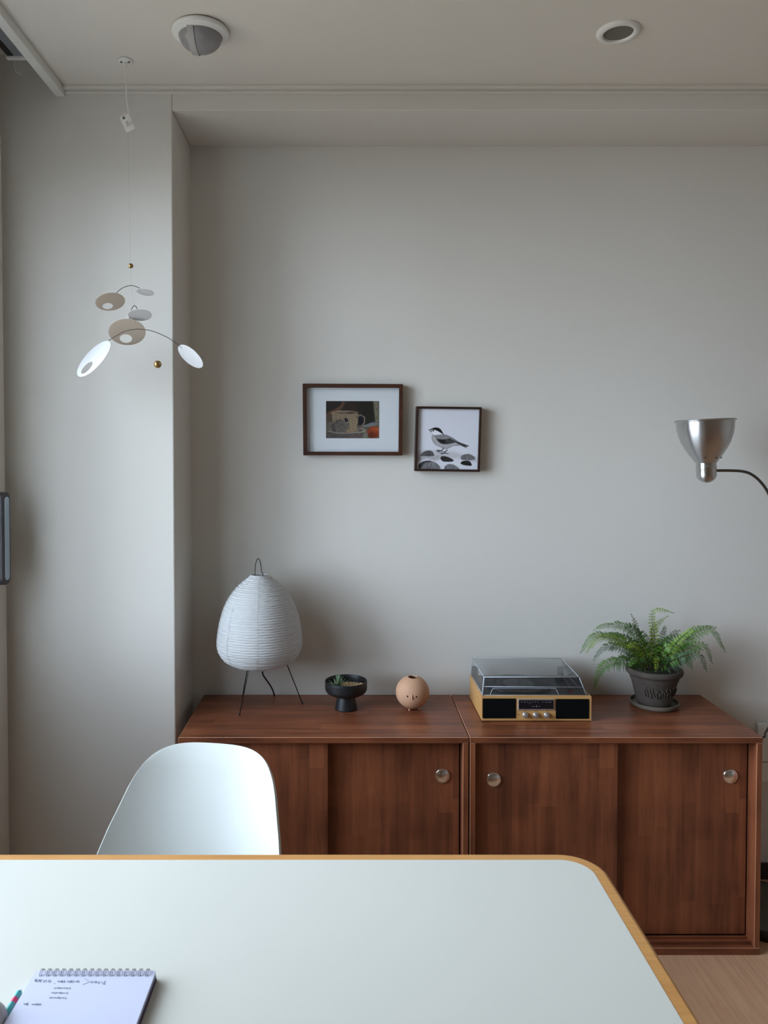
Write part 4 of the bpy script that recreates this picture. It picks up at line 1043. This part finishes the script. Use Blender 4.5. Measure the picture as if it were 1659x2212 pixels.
for i in range(ncoil):
    x = xa+(xb-xa)*i/(ncoil-1)
    for dx in (-.0012, .0012):
        pts = [(x+dx+.0010*math.sin(a)*0, NY1-.0045+.0072*math.cos(a), zn-.0035+.0080*math.sin(a)) for a in [math.radians(-30+20*k) for k in range(13)]]
        MB().tube(pts, .00052, 6).build('coil', M['coil'], t, smooth=True)
ib = MB()
def stroke(pts, w=.00030):
    q = [onz(x, y, zn) for x, y in pts]; q = [Vector((p_.x, p_.y, zn+.00012)) for p_ in q]; ib.tube(q, w, 4)
s4 = 400/1659
CR = lambda x, y: (x*s4, 2050+y*s4)
rs_ = random.Random(21)
def scribble(x0_, y0_, x1_, y1_, hgt, cells):
    n_ = len(cells)
    for i, g_ in enumerate(cells):
        if g_ == ' ': continue
        cx_ = x0_+(x1_-x0_)*(i+.5)/n_; cy_ = y0_+(y1_-y0_)*(i+.5)/n_; w_ = (x1_-x0_)/n_*.42
        for st in GL[g_]: stroke([CR(cx_+a*w_+b*w_*.25, cy_+b*hgt/2) for a, b in st])
GL = {'|': [[(0, -1), (0, 1)]], 'o': [[(-.7, 0), (0, -.8), (.7, 0), (0, .8), (-.7, 0)]], 'm': [[(-.9, .8), (-.9, -.6), (0, -.6), (0, .8)], [(.7, -1), (.7, 1)]],
      'k': [[(-.8, .6), (.3, .6), (.3, -.7)], [(.9, -1), (.9, 1)]], 's': [[(-.9, -.7), (0, .6), (.9, -.7)], [(-.9, .9), (.9, .9)]], 'L': [[(-.8, .9), (-.8, -.7), (.8, -.7)]],
      'E': [[(.8, .9), (-.8, .9), (-.8, -.9), (.8, -.9)], [(-.8, 0), (.8, 0)]], ',': [[(.3, .4), (-.4, 1.2)]], 'w': [[(-1, -.4), (-.5, .5), (0, -.4), (.5, .5), (1, -.4)]], 'n': [[(-.8, -.6), (-.8, .5), (.8, .5), (.8, -.6)]]}
scribble(302, 282, 465, 290, 26, 'kEmLsok|'); scribble(470, 305, 500, 300, 22, ',')
scribble(515, 292, 715, 292, 22, 'owmk osm|wk|')
stroke([CR(757, 262), CR(800, 297), CR(742, 320)]); stroke([CR(800, 297), CR(832, 297)]); stroke([CR(815, 285), CR(834, 297), CR(815, 308)])
scribble(842, 297, 925, 300, 22, 'ms|'); stroke([CR(945, 285), CR(930, 305), CR(925, 318), CR(942, 318), CR(940, 304), CR(928, 304)])
scribble(480, 350, 632, 352, 16, 'nwmnwosk'); scribble(458, 392, 608, 396, 16, 'wsowmnwk'); scribble(440, 436, 596, 440, 16, 'sownmwos')
scribble(212, 494, 262, 494, 24, 'wkL'); scribble(282, 498, 375, 496, 18, 'wonmk|')
ib.build('handwriting', M['ink'], t)
# pencil half under the notebook edge, and mouse
pz = zt+.0042
pa, pb = onz(50, 2138, pz), onz(-12, 2232, pz)
t = thing('pencil', 'teal pencil with a pink red patch lying left of the notebook', 'pencil', ((pa.x+pb.x)/2, (pa.y+pb.y)/2, zt))
pa.x -= .003; d = (pb-pa).normalized(); Lp = .13
def seg_(s0, s1, r0, r1, m, nm, lab=None):
    return MB().tube([pa+d*s0, pa+d*s1], [r0, r1], 12).build(nm, m, t, smooth='auto', label=lab)
seg_(0, .006, .0015, .0040, M['plastic'], 'tip'); seg_(.006, .018, .0042, .0042, M['teal'], 'barrel'); seg_(.018, .027, .00425, .00425, M['pinkred'], 'band', 'pink red band'); seg_(.027, Lp, .0042, .0042, M['teal'], 'barrel')
mc = onz(-14, 2188, zt+.016)
t = thing('computer_mouse', 'grey rounded computer mouse at the lower left edge of the table', 'mouse', (mc.x-.010, mc.y-.012, zt))
v = []; f = []; nu, nv = 32, 12
for j in range(nv+1):
    th_ = PI/2*j/nv
    for i in range(nu):
        a = 2*PI*i/nu; ca, sa = math.cos(a), math.sin(a)
        ex = .8; x = .030*math.copysign(abs(ca)**ex, ca)*math.cos(th_)**.6; y = .050*math.copysign(abs(sa)**ex, sa)*math.cos(th_)**.6; z = .003+.027*math.sin(th_)
        v.append((mc.x-.010+x, mc.y-.026+y, zt+z))
for j in range(nv):
    for i in range(nu):
        k = (i+1) % nu; f.append((j*nu+i, j*nu+k, (j+1)*nu+k, (j+1)*nu+i))
f.append(tuple(range(nu)))
mk('body', v, f, M['greyplastic'], t, smooth=True)
sl = MB()
pts = []
for k in range(9):
    a = math.radians(-10+12*k); pts.append((mc.x-.010+.0305*math.cos(a)*.97, mc.y-.026+.050*math.sin(a)*.99, zt+.0125))
sl.tube(pts, .0007, 6).build('seam', M['black'], t)
MB().lathe([(0, 0), (.025, 0), (.025, .004), (0, .004)], mc.x-.010, mc.y-.026, 20, cz=zt).build('sole', M['black'], t)
